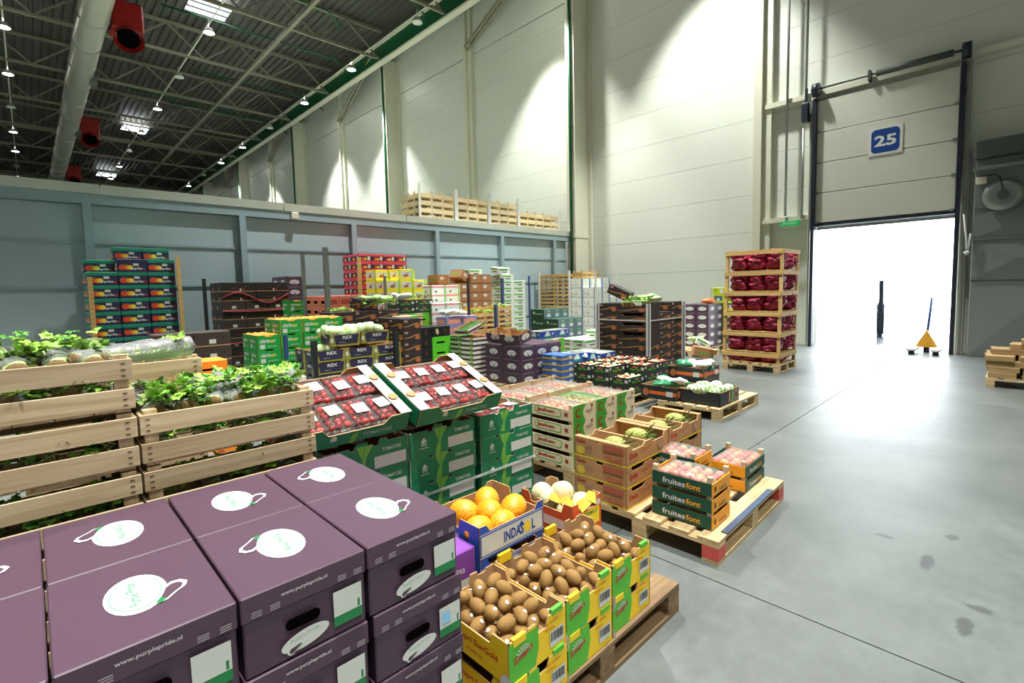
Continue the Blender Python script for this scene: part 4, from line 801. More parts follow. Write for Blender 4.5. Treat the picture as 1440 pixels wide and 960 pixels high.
# cauliflower: white curd in ragged leaves
curd = mat('cauliflower curd', 'dfe5c8', .6, var=.08, scale=30, bump=.5, bscale=120); jac = mat('cauliflower leaf', '9cc77c', .45, var=.2, scale=14)
CAUL = MB().ell((0, 0, .03), (.068, .068, .055), 0, 18, 10, lambda n: 1+.08*noise.noise(n*5)).mesh('cauliflower', [curd]); cj = MB()
for k in range(7):
    a = k*.9; vs = []
    for i in range(4):
        for j in (-1, 0, 1): rr = .05+.02*math.sin(i*.9); aa = a+j*.42*(1-.15*i); vs.append((rr*math.cos(aa), rr*math.sin(aa), -.02+.029*i+.008*((k+j) % 2)))
    cj.add(vs, [(3*i+j, 3*i+j+1, 3*i+j+4, 3*i+j+3) for i in range(3) for j in range(2)], 0, True)
CJAC = cj.mesh('leaves', [jac])
def filmsheet(name, w, d, amp, m, seed=0, n=12, m_=.0):
    vs = []
    for i in range(n+1):
        for j in range(n+1):
            e = math.sin(math.pi*i/n)*math.sin(math.pi*j/n); vs.append((w*i/n, d*j/n, e**.5*amp+.008*noise.noise(Vector((i*.9+seed, j*.9, seed)))*(e > .01)))
    return MB().add(vs, [(i*(n+1)+j, (i+1)*(n+1)+j, (i+1)*(n+1)+j+1, i*(n+1)+j+1) for i in range(n) for j in range(n)], 0, True).mesh(name, [m])
# pallets
DW = wood_mat('worn pallet wood along x', '8f7452', '6b5338', 'x'); DWY = wood_mat('worn pallet wood along y', '8f7452', '6b5338', 'y'); PW0, PW1 = PW, PWY
LETS = MB().ell((0, 0, 0), (.035, .035, .03), 0, 10, 7).mesh('mini_vegetable', [mat('pale patty green', 'cfd9a4', .5, var=.2)])
rb = mat('red painted block', 'c4514a', .6, var=.15, scale=12)
def pallet(x, y, label, w=1.2, d=.8, rz=0.0, group='wooden pallets under the produce', red=False, blue=False, worn=False):
    o = link('pallet', None, None, (x, y, 0), (0, 0, rz)); tag(o, label, 'pallet', group)
    PW, PWY = (DW, DWY) if worn else (PW0, PW1)
    n = 5 if d <= .9 else 6; bw = .135 if d <= .9 else .125
    for i in range(n): part('deck_board', MB().cbox(0, 0, 0, w, bw, .022, .002), [PW], o, (0, (d-bw)*i/(n-1), .122))
    for k in range(3):
        xx = (w-.1)*k/2; part('stringer', MB().box(0, 0, 0, .1, d, .022), [PWY], o, (xx, 0, .1))
    for j in range(3):
        yy = (d-.1)*j/2; part('bottom_board', MB().box(0, 0, 0, w, .1, .022), [PW], o, (0, yy, 0))
        for k in range(3): part('block', MB().cbox(0, 0, 0, .1, .1, .078, .002), [rb if red and j == 0 and k in (0, 2) else PWY], o, ((w-.1)*k/2, yy, .022))
    if blue: part('edge_strip', MB().box(.12, -.004, .144, .95, .035, .152), [mat('blue grey edge strip', '3c4c63', .5)], o)
    return o
ZB = .146
# ================================================================ FOREGROUND
# aubergine cartons on their pallet
pallet(-.34, 1.175, 'wooden pallet under the near aubergine cartons')
for k in range(4):
    for j in range(2):
        for i in range(-1, 3):
            if k < 3 and j == 1: continue
            KK = K_AUB if (i+j) % 2 else K_AUB2
            if k < 3 and i == 2: KK = K_AUB3 if k % 2 == 0 else K_AUB
            inst(KK, which('purple aubergine carton before the celery', k, 4, 2-i, 4, 'the kiwis', j, 2), 'carton', 'near aubergine cartons', (-.018+.304*i+(.012 if k < 3 and i == 2 else 0)+rnd.uniform(-.001, .001), 1.178+.403*j, ZB+.1965*k), rnd.uniform(-.006, .006))
# celery crates
pallet(-.37, 2.06, 'wooden pallet under the celery crates')
for n, x in ((6, -.362), (5, .241)):
    for k in range(n):
        inst(K_CEL, which('slatted celery crate in the %s stack behind the aubergines' % ('taller' if n == 6 else 'lower'), k, n, 0, 1, None, 0, 1), 'crate', 'celery crates', (x, 2.085, ZB+.0705+.2*(k-(0 if n == 6 else 0))+(.0 if n == 6 else -.0)), 0)
for k in range(6): inst(K_CEL, which('slatted celery crate in the rear celery stack', k, 6, 0, 1, None, 0, 1), 'crate', 'rear celery crates', (-.06, 2.56, ZB+.2*k), 0)
tag(part('slip_sheet', MB().box(-.37, 2.07, ZB, .85, 2.52, ZB+.07), [kraft]), 'flat stack of cardboard sheets under the celery crates', 'cardboard')
zt = ZB+.0705+.2*6; gL = 'celery bunches in the taller crate'
for i in range(6): celery((-.31+.09*i, 2.13, zt-.062), rnd.uniform(-.15, .15), 'film wrapped celery bunch with brown root end on top of the taller crate stack', gL, 3, .05)
for i in range(5): celery((-.26+.1*i, 2.45, zt-.05), math.pi+rnd.uniform(-.3, .3), 'film wrapped celery bunch laid leaf end forward on the taller crate stack', gL+', rear row', 7, .1)
for (dx, dy) in ((.52, .03), (.57, .06), (.45, .02)):
    for k in range(3):
        celery((-.36+dx, 2.16+dy, zt-.05), -1.0+.3*k, 'celery bunch with leaves hanging over the corner of the taller crate', 'celery at the crate corner', 4) if k == 0 else None
zt2 = ZB+.0705+.2*5; gR = 'celery bunches in the lower crate'
for i in range(7): celery((.29+.08*i, 2.42, zt2-.07+rnd.uniform(0, .02)), math.pi+rnd.uniform(-.35, .35), 'film wrapped celery bunch with bright leaves on top of the lower crate stack', gR, 9, .12)
for i in range(6): celery((.3+.09*i, 2.16, zt2-.055), rnd.uniform(-.4, .4), 'film wrapped celery bunch lying root end forward in the lower crate', gR+', front row', 6, .15)
for (cx, n, x0) in ((6, 6, -.362), (5, 5, .241)):
    for k in range(n-4, n):
        loose((x0+.3, 2.15, ZB+.0705+.2*k+.075), 85, (.24, .03, .085), 'celery leaves packed inside the %s crate stack, %s level from the top' % ('taller' if n == 6 else 'lower', NTH[n-1-k]))
        for i in range(4): celery((x0+.08+.14*i, 2.14, ZB+.0705+.2*k+.02), rnd.uniform(-.1, .1), 'celery bunch seen between the slats of the %s crate stack' % ('taller' if n == 6 else 'lower'), 'celery inside the %s crates' % ('taller' if n == 6 else 'lower'), 0)
    loose((x0+.3, 2.3, (zt if n == 6 else zt2)-.0), 40 if n == 6 else 95, (.25, .14, .07), 'celery leaves spilling over the rim of the %s crate stack' % ('taller' if n == 6 else 'lower'))
for i in range(5): celery((.0+.1*i, 2.6, ZB+.2*6-.05), rnd.uniform(-.2, .2), 'pale film wrapped celery bunch in the rear crate', 'celery in the rear crate', 1)
# tomato cartons and two tilted display trays
pallet(.9, 2.19, 'wooden pallet under the green tomato cartons', w=1.42)
for j in range(2):
    for i in range(3):
        for k in range(5):
            if j == 1 and k < 4: continue
            inst(K_TOM, which('dark green tomato carton', k, 5, i, 3, 'the celery', j, 2), 'carton', 'stacked tomato cartons', (.915+.449*i+(.035 if i == 2 else 0), 2.2+.335*j, ZB+.1425*k), rnd.uniform(-.004, .004))
zt3 = ZB+.1425*4
for i in range(3):
    for a in range(3):
        for j in range(2):
            if j == 0 or a > 0 or i == 2: punnet(Matrix.Translation((.93+.449*i+(.035 if i == 2 else 0)+.14*a, 2.235+.335*j, zt3+.07)), 'tomato punnet with white label inside a stacked tomato carton', 'punnets in the stacked cartons')
for nm, x, yy, zz, rz, tl_ in (('left', .77, 2.17, .90, .02, .42), ('right', 1.375, 2.14, .905, .03, .42)):
    M0 = Matrix.Translation((x, yy, zz)) @ Matrix.Rotation(rz, 4, 'Z') @ Matrix.Rotation(tl_, 4, 'X')
    lab = 'open tilted tomato tray against the celery crates, white edge flaps' if nm == 'left' else 'open tilted tomato tray beside the fruit crates, white edge flaps'
    o = inst(K_TOMT, lab, 'tray', 'tilted tomato trays', (0, 0, 0)); o.matrix_world = M0
    for a in range(4):
        for b in range(2):
            punnet(M0 @ Matrix.Translation((.035+.13*a, .03+.22*b, .03+.004*b)) @ Matrix.Rotation(rnd.uniform(-.04, .04), 4, 'Z'), 'tomato punnet in the tray %s, %s row, %s from the celery end' % ('by the celery' if nm == 'left' else 'by the fruit crates', 'upper' if b else 'lower', NTH[a]), 'punnets in the %s tray' % ('celery side' if nm == 'left' else 'fruit side'))
tag(part('tray_prop', MB().box(.8, 2.58, ZB+.715, 1.95, 2.63, 1.08), [kraft]), 'folded cardboard propping up the tilted tomato trays', 'cardboard')
tag(part('strapping', MB().box(.9, 2.193, .5, 2.31, 2.196, .515), [film_mat('clear strap', .5, 'dfe7e4', .2)]), 'clear plastic strap around the tomato cartons', 'strap')
# kiwi cartons, melon cartons on the next pallet
pallet(.99, 1.125, 'dark worn wooden pallet under the kiwi cartons', worn=True)
for i in range(3):
    for k in range(2): inst(K_KIW, which('green and yellow kiwi carton', k, 2, i, 3, 'the aubergines', 0, 1), 'carton', 'kiwi cartons', (1.04+.301*i+(.0 if i < 2 else .012), 1.125+.01*i, ZB+.1495*k), rnd.uniform(-.01, .01))
    z = ZB+.1495
    for lay in range(2):
        nx_, ny_ = (4, 5) if lay == 0 else (3, 4)
        for a in range(nx_):
            for b in range(ny_): kiwi((1.04+.301*i+.045+.068*a+(.03 if lay else 0)+rnd.uniform(-.008, .008), 1.135+.05+.072*b+(.035 if lay else 0)+rnd.uniform(-.008, .008), z+.095+.044*lay+rnd.uniform(-.006, .006)), (rnd.uniform(0, 3), rnd.uniform(0, 3), rnd.uniform(0, 6)), rnd.random() < .55, 'brown kiwi in the open carton %s' % ('at the aubergine side', 'in the middle of the row', 'at the aisle side')[i], ('kiwis in the first carton', 'kiwis in the middle carton', 'kiwis in the aisle carton')[i])
for k in range(3):
    inst(K_IND, which('blue melon carton with white lettered panel behind the kiwis', k, 3, 0, 1, None, 0, 1), 'carton', 'blue melon cartons', (1.29, 1.56, ZB+.151*k-.02*0))
for k in range(1): inst(K_VIO, 'violet carton between the aubergine and blue melon cartons', 'carton', None, (1.015, 1.57, ZB+.18), 0)
inst(K_VIO, 'violet carton standing on the pallet under the upper violet one', 'carton', None, (1.015, 1.57, ZB-.022+.0), 0)['label'] = 'violet carton standing below another violet carton'
for (x, y, z, r) in ((.07, .08, .03, .2), (.19, .14, .05, 1.2), (.31, .1, .045, .5), (.12, .24, .04, 2), (.27, .25, .05, .9), (.2, .06, .02, .3)):
    o = link('melon', MELO, None, (1.29+x, 1.57+y, ZB+.151*2+.06+z), (0, rnd.uniform(-.3, .3), r)); tag(o, 'yellow orange netted melon in the blue carton', 'melon', 'melons in the blue carton')
for k in range(2): inst(K_MEL, 'orange galia melon carton at the aisle end of the kiwi pallet, %s' % ('upper' if k else 'lower'), 'carton', 'orange melon cartons', (1.905, 1.56, ZB+.171*k+.02*0))
for (x, y, z) in ((.07, .08, .02), (.18, .07, .03), (.07, .2, .05), (.18, .22, .05), (.12, .31, .04), (.12, .15, .09)):
    o = link('melon', GAL, None, (1.905+x, 1.57+y, ZB+.171+.08+z), (rnd.random(), 0, rnd.random()*6)); tag(o, 'pale galia melon in the orange carton', 'melon', 'galia melons')
for i in range(5):
    o = part('wrapping_paper', MB().add([(0, 0, 0), (.07, .01, .03), (.08, .07, .0), (.02, .08, .04), (.04, .04, .06)], [(0, 1, 4), (1, 2, 4), (2, 3, 4), (3, 0, 4)]), [mat('amber tissue', 'efb53a', .7)], None, (1.92+.045*i, 1.6+.06*(i % 3), ZB+.171+.125), (0, 0, i)); tag(o, 'amber tissue wrap tucked between galia melons', 'paper', 'tissue wraps')
# fruit crates on the aisle pallet
pallet(2.705, 1.15, 'pale wooden pallet with red corner block under the peach crates', d=1.02, rz=.028, red=True, blue=True)
for k in range(3): inst(K_FF, which('dark green lettered peach crate in the corner stack of three', k, 3, 0, 1, None, 0, 1), 'crate', 'stack of three peach crates', (2.80, 1.235, ZB+.1*k), .03)
for k in range(2): inst(K_FF2, which('orange fronted peach crate in the stack of two', k, 2, 0, 1, None, 0, 1), 'crate', 'stack of two peach crates', (3.48, 1.3, ZB+.1*k), .03)
for k in range(3): inst(K_FF, which('peach crate between the two outer peach stacks', k, 3, 0, 1, None, 0, 1), 'crate', 'middle peach crates', (3.13, 1.5, ZB+.1*k), .03)
def peaches(x, y, z, w, d, nx, ny, label, group, film=True, r=1):
    for a in range(nx):
        for b in range(ny): tag(link('peach', rnd.choice(PEA), None, (x+w*(a+.5)/nx, y+d*(b+.5)/ny, z+rnd.uniform(-.004, .004)), (rnd.random()*6, 0, 0)), label, 'peach', group)
    if film: tag(link('film_cover', filmsheet('film_cover', w, d, .03, FILM2, a), None, (x, y, z+.022)), 'crinkled clear film over the '+group, 'film')
peaches(2.815, 1.25, ZB+.1*2+.06, .24, .35, 4, 5, 'peach under film in the top crate at the pallet corner', 'peaches in the corner crate')
peaches(3.145, 1.515, ZB+.1*2+.06, .24, .35, 4, 5, 'peach under film in the top middle crate', 'peaches in the middle crate'); peaches(3.495, 1.315, ZB+.1+.06, .35, .24, 5, 4, 'peach under film in the stack of two', 'peaches in the far corner crate')
# pineapple cartons
for i in range(2):
    for k in range(3):
        inst(K_DOLE, which('brown pineapple carton in the %s stack' % ('aisle side' if i else 'inner'), k, 3, 0, 1, None, 0, 1), 'carton', 'pineapple cartons', (2.69+.575*i, 1.745+.02*i, ZB+.1395*k), .02)
    for a in range(2):
        o = link('pineapple', PIN, None, (2.69+.575*i+.15+.275*a, 1.745+.19, ZB+.1395*2+.085), (math.pi/2-.1, 0, rnd.uniform(-.1, .3))); tag(o, 'ripe pineapple lying in the open carton', 'pineapple', 'pineapples'); link('crown', CROWN, o); link('tag', PTAG, o)
# printed peach crates behind
pallet(3.02, 2.46, 'wooden pallet under the printed fruit crates', d=1.02)
for j in range(2):
    for i in range(3):
        for k in range(4):
            if j == 1 and k < 3: continue
            inst(K_JAS, which('cream printed fruit crate', k, 4, i, 3, 'the tomatoes', j, 2), 'crate', 'printed fruit crates', (3.03+.305*i+.02*j, 2.47+.51*j, ZB+.128*k), 0)
        peaches(3.045+.305*i+.02*j, 2.5+.51*j, ZB+.128*3+.055, .26, .44, 4, 6, 'pinkish peach under film in a printed crate', 'peaches in the printed crates', film=False)
        tag(link('film_cover', filmsheet('film_cover', .27, .46, .045, GFILM if (i, j) == (1, 0) else FILM2, i+3*j), None, (3.04+.305*i+.02*j, 2.49+.51*j, ZB+.128*3+.085)), 'crinkled film cover on a printed fruit crate', 'film', 'film covers on the printed crates')
# ================================================================ MIDDLE GROUND
# black and cauliflower cartons on the aisle pallet
pallet(5.68, 2.42, 'yellow wooden pallet under the cauliflower cartons')
inst(K_CAU, 'charcoal carton of cauliflowers open at the aisle pallet corner', 'carton', None, (5.76, 2.45, ZB)); K_ORS2 = K_ORS
inst(K_ORS, 'charcoal orange striped carton of green vegetables behind the cauliflower carton', 'carton', None, (5.7, 2.97, ZB)); 
for k in range(2): inst(K_ORS, 'charcoal orange striped carton in the stack of two, %s' % ('upper' if k else 'lower'), 'carton', 'orange striped stack', (6.33, 2.92, ZB+.171*k))
for i in range(4):
    for j in range(3):
        o = link('cauliflower', CAUL, None, (5.84+.125*i, 2.54+.15*j, ZB+.12+rnd.uniform(0, .03)), (rnd.uniform(-.3, .3), rnd.uniform(-.3, .3), rnd.random()*6)); tag(o, 'white cauliflower with pale leaves in the charcoal carton', 'cauliflower', 'cauliflowers'); link('leaves', CJAC, o)
def bags(x, y, z, n, m, label, group, cat='bag'):
    for k in range(n): tag(link('produce_bag', bags.me[(k+n) % 3][m], None, (x+rnd.uniform(0, .3), y+rnd.uniform(0, .3), z+rnd.uniform(0, .04)), (rnd.uniform(-.3, .3), rnd.uniform(-.3, .3), rnd.random()*6)), label, cat, group)
bags.me = [{m: MB().ell((0, 0, 0), (.15, .1, .045), 0, 16, 8, nfn(k+7, .35, 2.0)).mesh('produce_bag', [mm]) for m, mm in (('w', mat('milky bag', 'dfe8df', .2)), ('g', mat('green bag', '2f8059', .3, var=.2)), ('p', mat('pale green bag', 'a9d18c', .25, var=.25, scale=20)))} for k in range(3)]
bags(5.8, 3.05, ZB+.15, 4, 'g', 'green bag of vegetables in the low striped carton', 'bags in the low striped carton'); bags(5.8, 3.05, ZB+.17, 2, 'w', 'white bag on the green bags in the low striped carton', 'white bags in the low striped carton'); bags(6.42, 3.0, ZB+.32, 3, 'g', 'green bag in the upper striped carton', 'bags in the upper striped carton'); bags(6.42, 3.0, ZB+.35, 3, 'w', 'white plastic bag on the upper striped carton', 'white bags in the upper striped carton')
# dark veg cartons
pallet(5.58, 3.58, 'wooden pallet under the dark green vegetable cartons', d=1.0); lab = 'dark green lime lettered vegetable carton'
stack(K_FAI, 5.6, 3.6, ZB, 3, 3, [[2, 3, 3], [3, 3, 3], [3, 3, 3]], lab, 'carton', 'dark green vegetable cartons', ref='the blue cartons')
for i in range(3):
    for j in range(3):
        z = ZB+.121*(2 if (i, j) == (0, 0) else 3)-.04
        for a in range(4):
            for b in range(3): tag(link('mini_vegetable', PEA[(a+b) % 3] if (a*b+i) % 3 else LETS, None, (5.65+.402*i+.095*a, 3.65+.306*j+.095*b, z+rnd.uniform(0, .02))), 'pale mini vegetable in a dark green carton', 'vegetable', 'mini vegetables')
# gold ribbon stack in film with white corner posts
pallet(7.43, 4.38, 'wooden pallet under the tall gold ribbon stack', d=1.05)
lab = 'gold ribbon carton in the tall strapped stack'
for k in range(7):
    z = ZB+.166*k
    for i in range(3): inst(K_GOLD, which(lab+', left end', k, 7, 0, 1, None, 0, 1).replace('left end', 'square end box'), 'carton', 'tall gold ribbon stack', (7.45+.4*i, 4.4+.6+.004, z)) if i == 0 else None
    for i in range(3):
        if i == 1 and k == 6: continue
        inst(K_GOLDLO if i == 0 and k in (3, 4, 5, 6) else K_GOLDL, which(lab, k, 7, i, 3, 'the corner', 0, 1), 'carton', 'tall gold ribbon stack', (7.45+.4*i, 4.4, z))
for (x, y) in ((7.43, 4.38), (8.66, 4.38), (7.43, 5.42)): tag(part('corner_post', MB().box(x-.03, y-.03, ZB, x+.03, y-.02, 1.3).box(x-.03, y-.03, ZB, x-.02, y+.03, 1.3), [white]), 'white corner post of the gold ribbon stack', 'post', 'white corner posts')
tag(part('strap_band', MB().box(7.40, 4.385, 1.0, 8.66, 4.392, 1.02).box(7.42, 4.38, 1.0, 7.428, 5.42, 1.02), [white]), 'white strap around the gold ribbon stack', 'strap')
loose((7.75, 4.75, ZB+.166*7+.0), 160, (.28, .22, .1), 'green herbs heaped on the gold ribbon stack'); bags(7.7, 4.5, ZB+.166*7+.06, 5, 'p', 'pale green bag of salad on the gold ribbon stack', 'salad bags on the gold ribbon stack')
o = inst(K_GOLDS, 'tipped dark carton lying on the gold ribbon stack', 'carton', None, (7.6, 4.92, ZB+.166*7+.02), 0, (.45, 0, .3))
# far aubergine cartons on a yellow pallet, open ones on top
pallet(5.1, 5.13, 'yellow wooden pallet under the middle aubergine cartons', w=1.0, d=.9)
stack(K_AUBF, 5.18, 5.17, ZB, 3, 2, 3, 'purple aubergine carton beside the blues', 'carton', 'middle aubergine cartons', ref='the cucumbers')
for i in range(2): inst(K_AUBO, 'open purple carton tilted on the middle aubergine stack, %s' % ('near the blue carton' if i else 'near the cucumbers'), 'carton', 'open aubergine cartons', (5.2+.1*i, 5.2+.42*i, ZB+.62), 0, (0, -.22, .1))
# cucumber trays
pallet(5.0, 6.1, 'wooden pallet under the cucumber trays', w=.9, d=1.0)
stack(K_CUC, 5.04, 6.12, ZB, 2, 3, 9, 'thin maroon banded cucumber tray', 'tray', 'cucumber trays', ref='the aisle')
cucm = mat('cucumber skin', '3f7a34', .35, var=.25, scale=20); CUC = MB().tube([(0, 0, 0), (.01, .1, .004), (.0, .22, 0)], [.012, .017, .01], 0, 8).mesh('cucumber', [cucm])
o = inst(K_CUC, 'open tray of cucumbers tilted on top of the cucumber stack', 'tray', None, (5.02, 6.2, ZB+.076*9+.06), 0, (.0, -.3, .1)); M0 = Matrix.Translation((5.02, 6.2, ZB+.076*9+.06)) @ Matrix.Rotation(.1, 4, 'Z') @ Matrix.Rotation(-.3, 4, 'Y')
for i in range(9):
    q = link('cucumber', CUC); q.matrix_world = M0 @ Matrix.Translation((.04+.04*i, .04, .055)); tag(q, 'green cucumber in the tilted open tray', 'cucumber', 'cucumbers in the tilted tray')
    q = link('cucumber', CUC); q.matrix_world = Matrix.Translation((5.03+.04*i, 6.5, ZB+.076*9+.0)); tag(q, 'green cucumber in a flat top tray', 'cucumber', 'cucumbers in the flat tray')
# blue cartons
pallet(5.55, 4.58, 'wooden pallet under the blue cartons', w=1.5, d=.53)
stack(K_BLY, 5.58, 4.72, ZB, 1, 1, 5, 'steel blue tray with mustard band', 'tray', 'blue mustard trays')
stack(K_BLU, 5.9, 4.54, ZB, 2, 2, [[2, 3], [3, 3]], 'cobalt blue carton in the low block', 'carton', 'cobalt blue cartons', ref='the aubergines')
for (x, y, z) in ((5.95, 4.66, ZB+.2), (6.36, 4.66, ZB+.34), (5.95, 4.98, ZB+.34), (6.36, 4.98, ZB+.34)): bags(x, y-.05, z, 2, 'w', 'white plastic bag in a cobalt blue carton', 'bags in the blue cartons')
stack(K_CRM, 6.4, 5.9, 0, 2, 2, 4, 'cream lime carton in the low stack behind the blue cartons', 'carton', 'low cream lime stack'); inst(K_BLU, 'single cobalt blue carton lying on the low cream stack', 'carton', None, (6.45, 5.95, .69)); inst(K_BLU, 'second cobalt blue carton beside the single one on the cream stack', 'carton', None, (6.86, 5.95, .69))
stack(K_ASP, 7.5, 5.75, 0, 2, 2, [[4, 5], [4, 4]], 'white green carton in the low stack behind the gold ribbon stack', 'carton', 'low white green stack')
# green teal cartons
pallet(7.85, 6.7, 'wooden pallet under the forest green cartons', d=.9)
stack(K_DG, 7.88, 6.75, ZB, 3, 2, [[4, 4, 4], [5, 5, 5]], 'forest green carton with teal end', 'carton', 'forest green cartons', ref='the asparagus')
# white blue cartons with wooden crates on top
pallet(10.18, 7.48, 'wooden pallet under the white cobalt cartons', d=.9, w=1.0)
stack(K_WB, 10.2, 7.5, ZB, 3, 2, [[6, 7, 5], [7, 7, 5]], 'white cobalt striped carton', 'carton', 'white cobalt cartons', ref='the golden crates')
stack(K_WCR2, 10.25, 7.95, ZB+7*.241, 2, 1, 2, 'flat wooden crate on the white cobalt stack', 'crate', 'flat crates on the white cobalt stack')
for (x, y) in ((10.17, 7.47), (11.17, 7.47)): tag(part('corner_post', MB().box(x-.02, y-.02, ZB, x+.02, y+.02, 2.0), [white]), 'white upright beside the white cobalt cartons', 'post', 'white uprights at the cobalt stack')
# golden wooden crates
pallet(11.85, 9.72, 'wooden pallet under the golden crates', d=1.2, w=1.0)
stack(K_WCR, 11.9, 9.75, ZB, 3, 2, 16, 'flat golden wooden crate', 'crate', 'golden crates', ref='the partition')
for (x, y) in ((11.86, 9.7), (12.8, 9.7), (11.86, 10.95)): tag(part('corner_post', MB().box(x-.03, y-.03, ZB, x+.03, y+.01, 2.12), [white]), 'pale corner post of the golden crate stack', 'post', 'corner posts of the golden crates')
# lettuce cartons
pallet(2.35, 5.98, 'wooden pallet under the lettuce cartons', w=1.3)
stack(K_REX, 2.44, 6.0, ZB, 3, 2, 5, 'olive navy lettuce carton', 'carton', 'lettuce cartons', ref='the citrus')
zr_ = ZB+.151*5
for i in range(2): inst(K_REX, 'raised olive lettuce carton heaped with lettuces, %s' % ('gold ribbon side' if i else 'citrus side'), 'carton', 'raised lettuce cartons', (2.66+.42*i, 6.02, zr_+.03), 0, (.12, 0, 0))
for i in range(6):
    for j in range(3): tag(link('lettuce', rnd.choice(LET), None, (2.7+.135*i+rnd.uniform(-.02, .02), 6.1+.11*j, zr_+.17+rnd.uniform(0, .07)), (rnd.random()*6, 0, rnd.random()*6), (1.0, 1.0, 1.0)), 'pale iceberg lettuce heaped in the raised cartons', 'lettuce', 'iceberg lettuces in the raised cartons')
for i in range(3): tag(link('lettuce', rnd.choice(LET), None, (2.5+.1*i, 6.1+.08*(i % 2), zr_), (rnd.random()*6, 0, 0), (.8, .8, .8)), 'pale iceberg lettuce in the lower carton', 'lettuce', 'iceberg lettuces in the lower carton')
mpost = mat('dark steel upright', '23272b', .4); mbl = mat('blue steel upright', '27466f', .4)
def post(px, y1, y0, Y, m, w, label):
    a = AY(px, y1, Y); b = AY(px, y0, Y); tag(part('pallet_upright', MB().box(a.x-w/2, Y-w/2, 0, a.x+w/2, Y+w/2, a.z), [m]), label, 'post')
post(441, 479, 520, 5.9, mpost, .06, 'short black steel upright before the lettuce cartons'); post(401, 471, 520, 5.92, mbl, .04, 'blue steel upright between citrus and lettuce cartons'); post(556, 468, 510, 5.9, mpost, .06, 'short black steel upright beside the gold ribbon cartons')
post(425, 355, 470, 8.2, msteel, .05, 'tall thin steel upright beside the green carton column'); post(457, 348, 470, 7.8, msteel, .07, 'tallest grey steel upright before the partition'); post(541, 388, 430, 7.9, msteel, .04, 'pale thin upright before the mango cartons'); post(706, 391, 430, 8.3, mbl, .06, 'blue upright beside the asparagus cartons'); post(697, 428, 455, 6.9, mbl, .05, 'short blue upright behind the open aubergine carton'); post(658, 391, 450, 7.3, mpost, .04, 'black upright before the kraft cartons'); post(744, 388, 430, 8.4, mbl, .04, 'thin upright beside the asparagus and golden crates')
# citrus cartons
pallet(2.04, 6.78, 'wooden pallet under the citrus cartons', w=1.3)
stack(K_CIT, 2.06, 6.83, ZB, 4, 2, [[5, 6, 6, 6], [5, 6, 6, 6]], 'bright green citrus carton', 'carton', 'citrus cartons', ref='the orange cartons')
orm = mat('orange peel', 'e8941c', .5); ORG = MB().ell((0, 0, 0), (.04, .04, .038), 0, 10, 7).mesh('orange', [orm])
for i in range(4):
    for j in range(2):
        for a in range(3):
            for b in range(3): tag(link('orange', ORG, None, (2.06+.291*i+.055+.088*a, 6.83+.306*j+.06+.09*b, ZB+.186*(5 if i == 0 else 6)-.025)), 'orange in an open citrus carton', 'orange', 'oranges')
inst(K_ASP, 'white box standing before the citrus cartons', 'carton', None, (1.98, 6.1, ZB+.3)); stack(K_ASP, 1.98, 6.1, 0, 1, 1, 3, 'white green carton below the white box', 'carton', 'white cartons before the citrus')
# orange and dark open cartons right of the celery
stack(K_ORA, AY(256, 460, 5.2).x, 5.2, 0, 1, 1, 5, 'bright orange carton in the low column behind the celery', 'carton', 'orange cartons'); stack(K_ORA, AY(262, 480, 4.8).x, 4.82, 0, 1, 1, 4, 'bright orange carton in the front step of the orange column', 'carton', 'orange cartons, front step')
stack(K_CHE2, AY(213, 443, 6.6).x, 6.6, 0, 2, 1, 7, 'dark brown carton in the low stack between paprika and orange cartons', 'carton', 'dark brown cartons')
# ================================================================ BACK ROW
pallet(.63, 9.93, 'wooden pallet under the paprika cartons')
stack(K_PAP, .65, 9.95, ZB, 3, 2, [[9, 9, 10], [10, 11, 11]], 'navy paprika carton with teal lid', 'carton', 'paprika cartons', ref='the shorter upright'); inst(K_PAPN, 'navy paprika carton without lid on top of the paprika stack', 'carton', None, (.65+.382, 9.95, ZB+9*.207))
for (x, z1) in ((.68, 1.93), (1.83, 2.26)): tag(part('wooden_upright', MB().box(x-.03, 9.88, 0, x+.03, 9.92, z1), [OW]), 'wooden corner upright of the paprika stack', 'post', 'wooden uprights of the paprika stack')
pallet(2.44, 9.95, 'wooden pallet under the cherry cartons')
x0 = AY(310, 396, 10.0).x
for k in range(10):
    z = ZB+.169*k; big = k in (9, 8, 6, 4, 2, 0)
    for j in range(2):
        for i in range(2 if big else 3): inst(K_CHE if big else K_CHE2, which('black cherry carton with red print' if big else 'dark brown cherry carton end', k, 10, i, 3, 'the paprika', j, 2), 'carton', 'cherry cartons' if big else 'brown ended cherry cartons', (x0+(.575 if big else .382)*i, 9.97+.386*j, z))
tag(part('red_cord', MB().tube([(x0-.01+1.16*t, 9.955, 1.55+.1*math.sin(t*7)) for t in [i/12 for i in range(13)]], .012).tube([(x0-.01+1.16*t, 9.955, 1.32-.02*math.sin(t*3)) for t in [i/12 for i in range(13)]], .012).tube([(x0-.01+.9*t, 9.955, .72+.05*t) for t in [i/12 for i in range(13)]], .012), [mat('red cord', 'a82c3c', .6)]), 'red cord looped around the cherry cartons', 'cord')
tag(part('black_upright', MB().box(x0-.3, 9.9, 0, x0-.25, 9.95, 1.9), [mpost]), 'black upright at the corner of the cherry cartons', 'post')
stack(K_AUBF, x0+1.18, 10.1, ZB, 2, 2, [9, 7], 'purple carton at the partition', 'carton', 'aubergine cartons by the partition', ref='the cherry cartons')
stack(K_CIT, AY(406, 425, 9.0).x, 9.0, 0, 1, 1, 8, 'green carton in the single column beside the cherry cartons', 'carton', 'green column')
pallet(AY(459, 420, 8.4).x-.05, 8.38, 'wooden pallet under the salmon carrot cartons', w=.8)
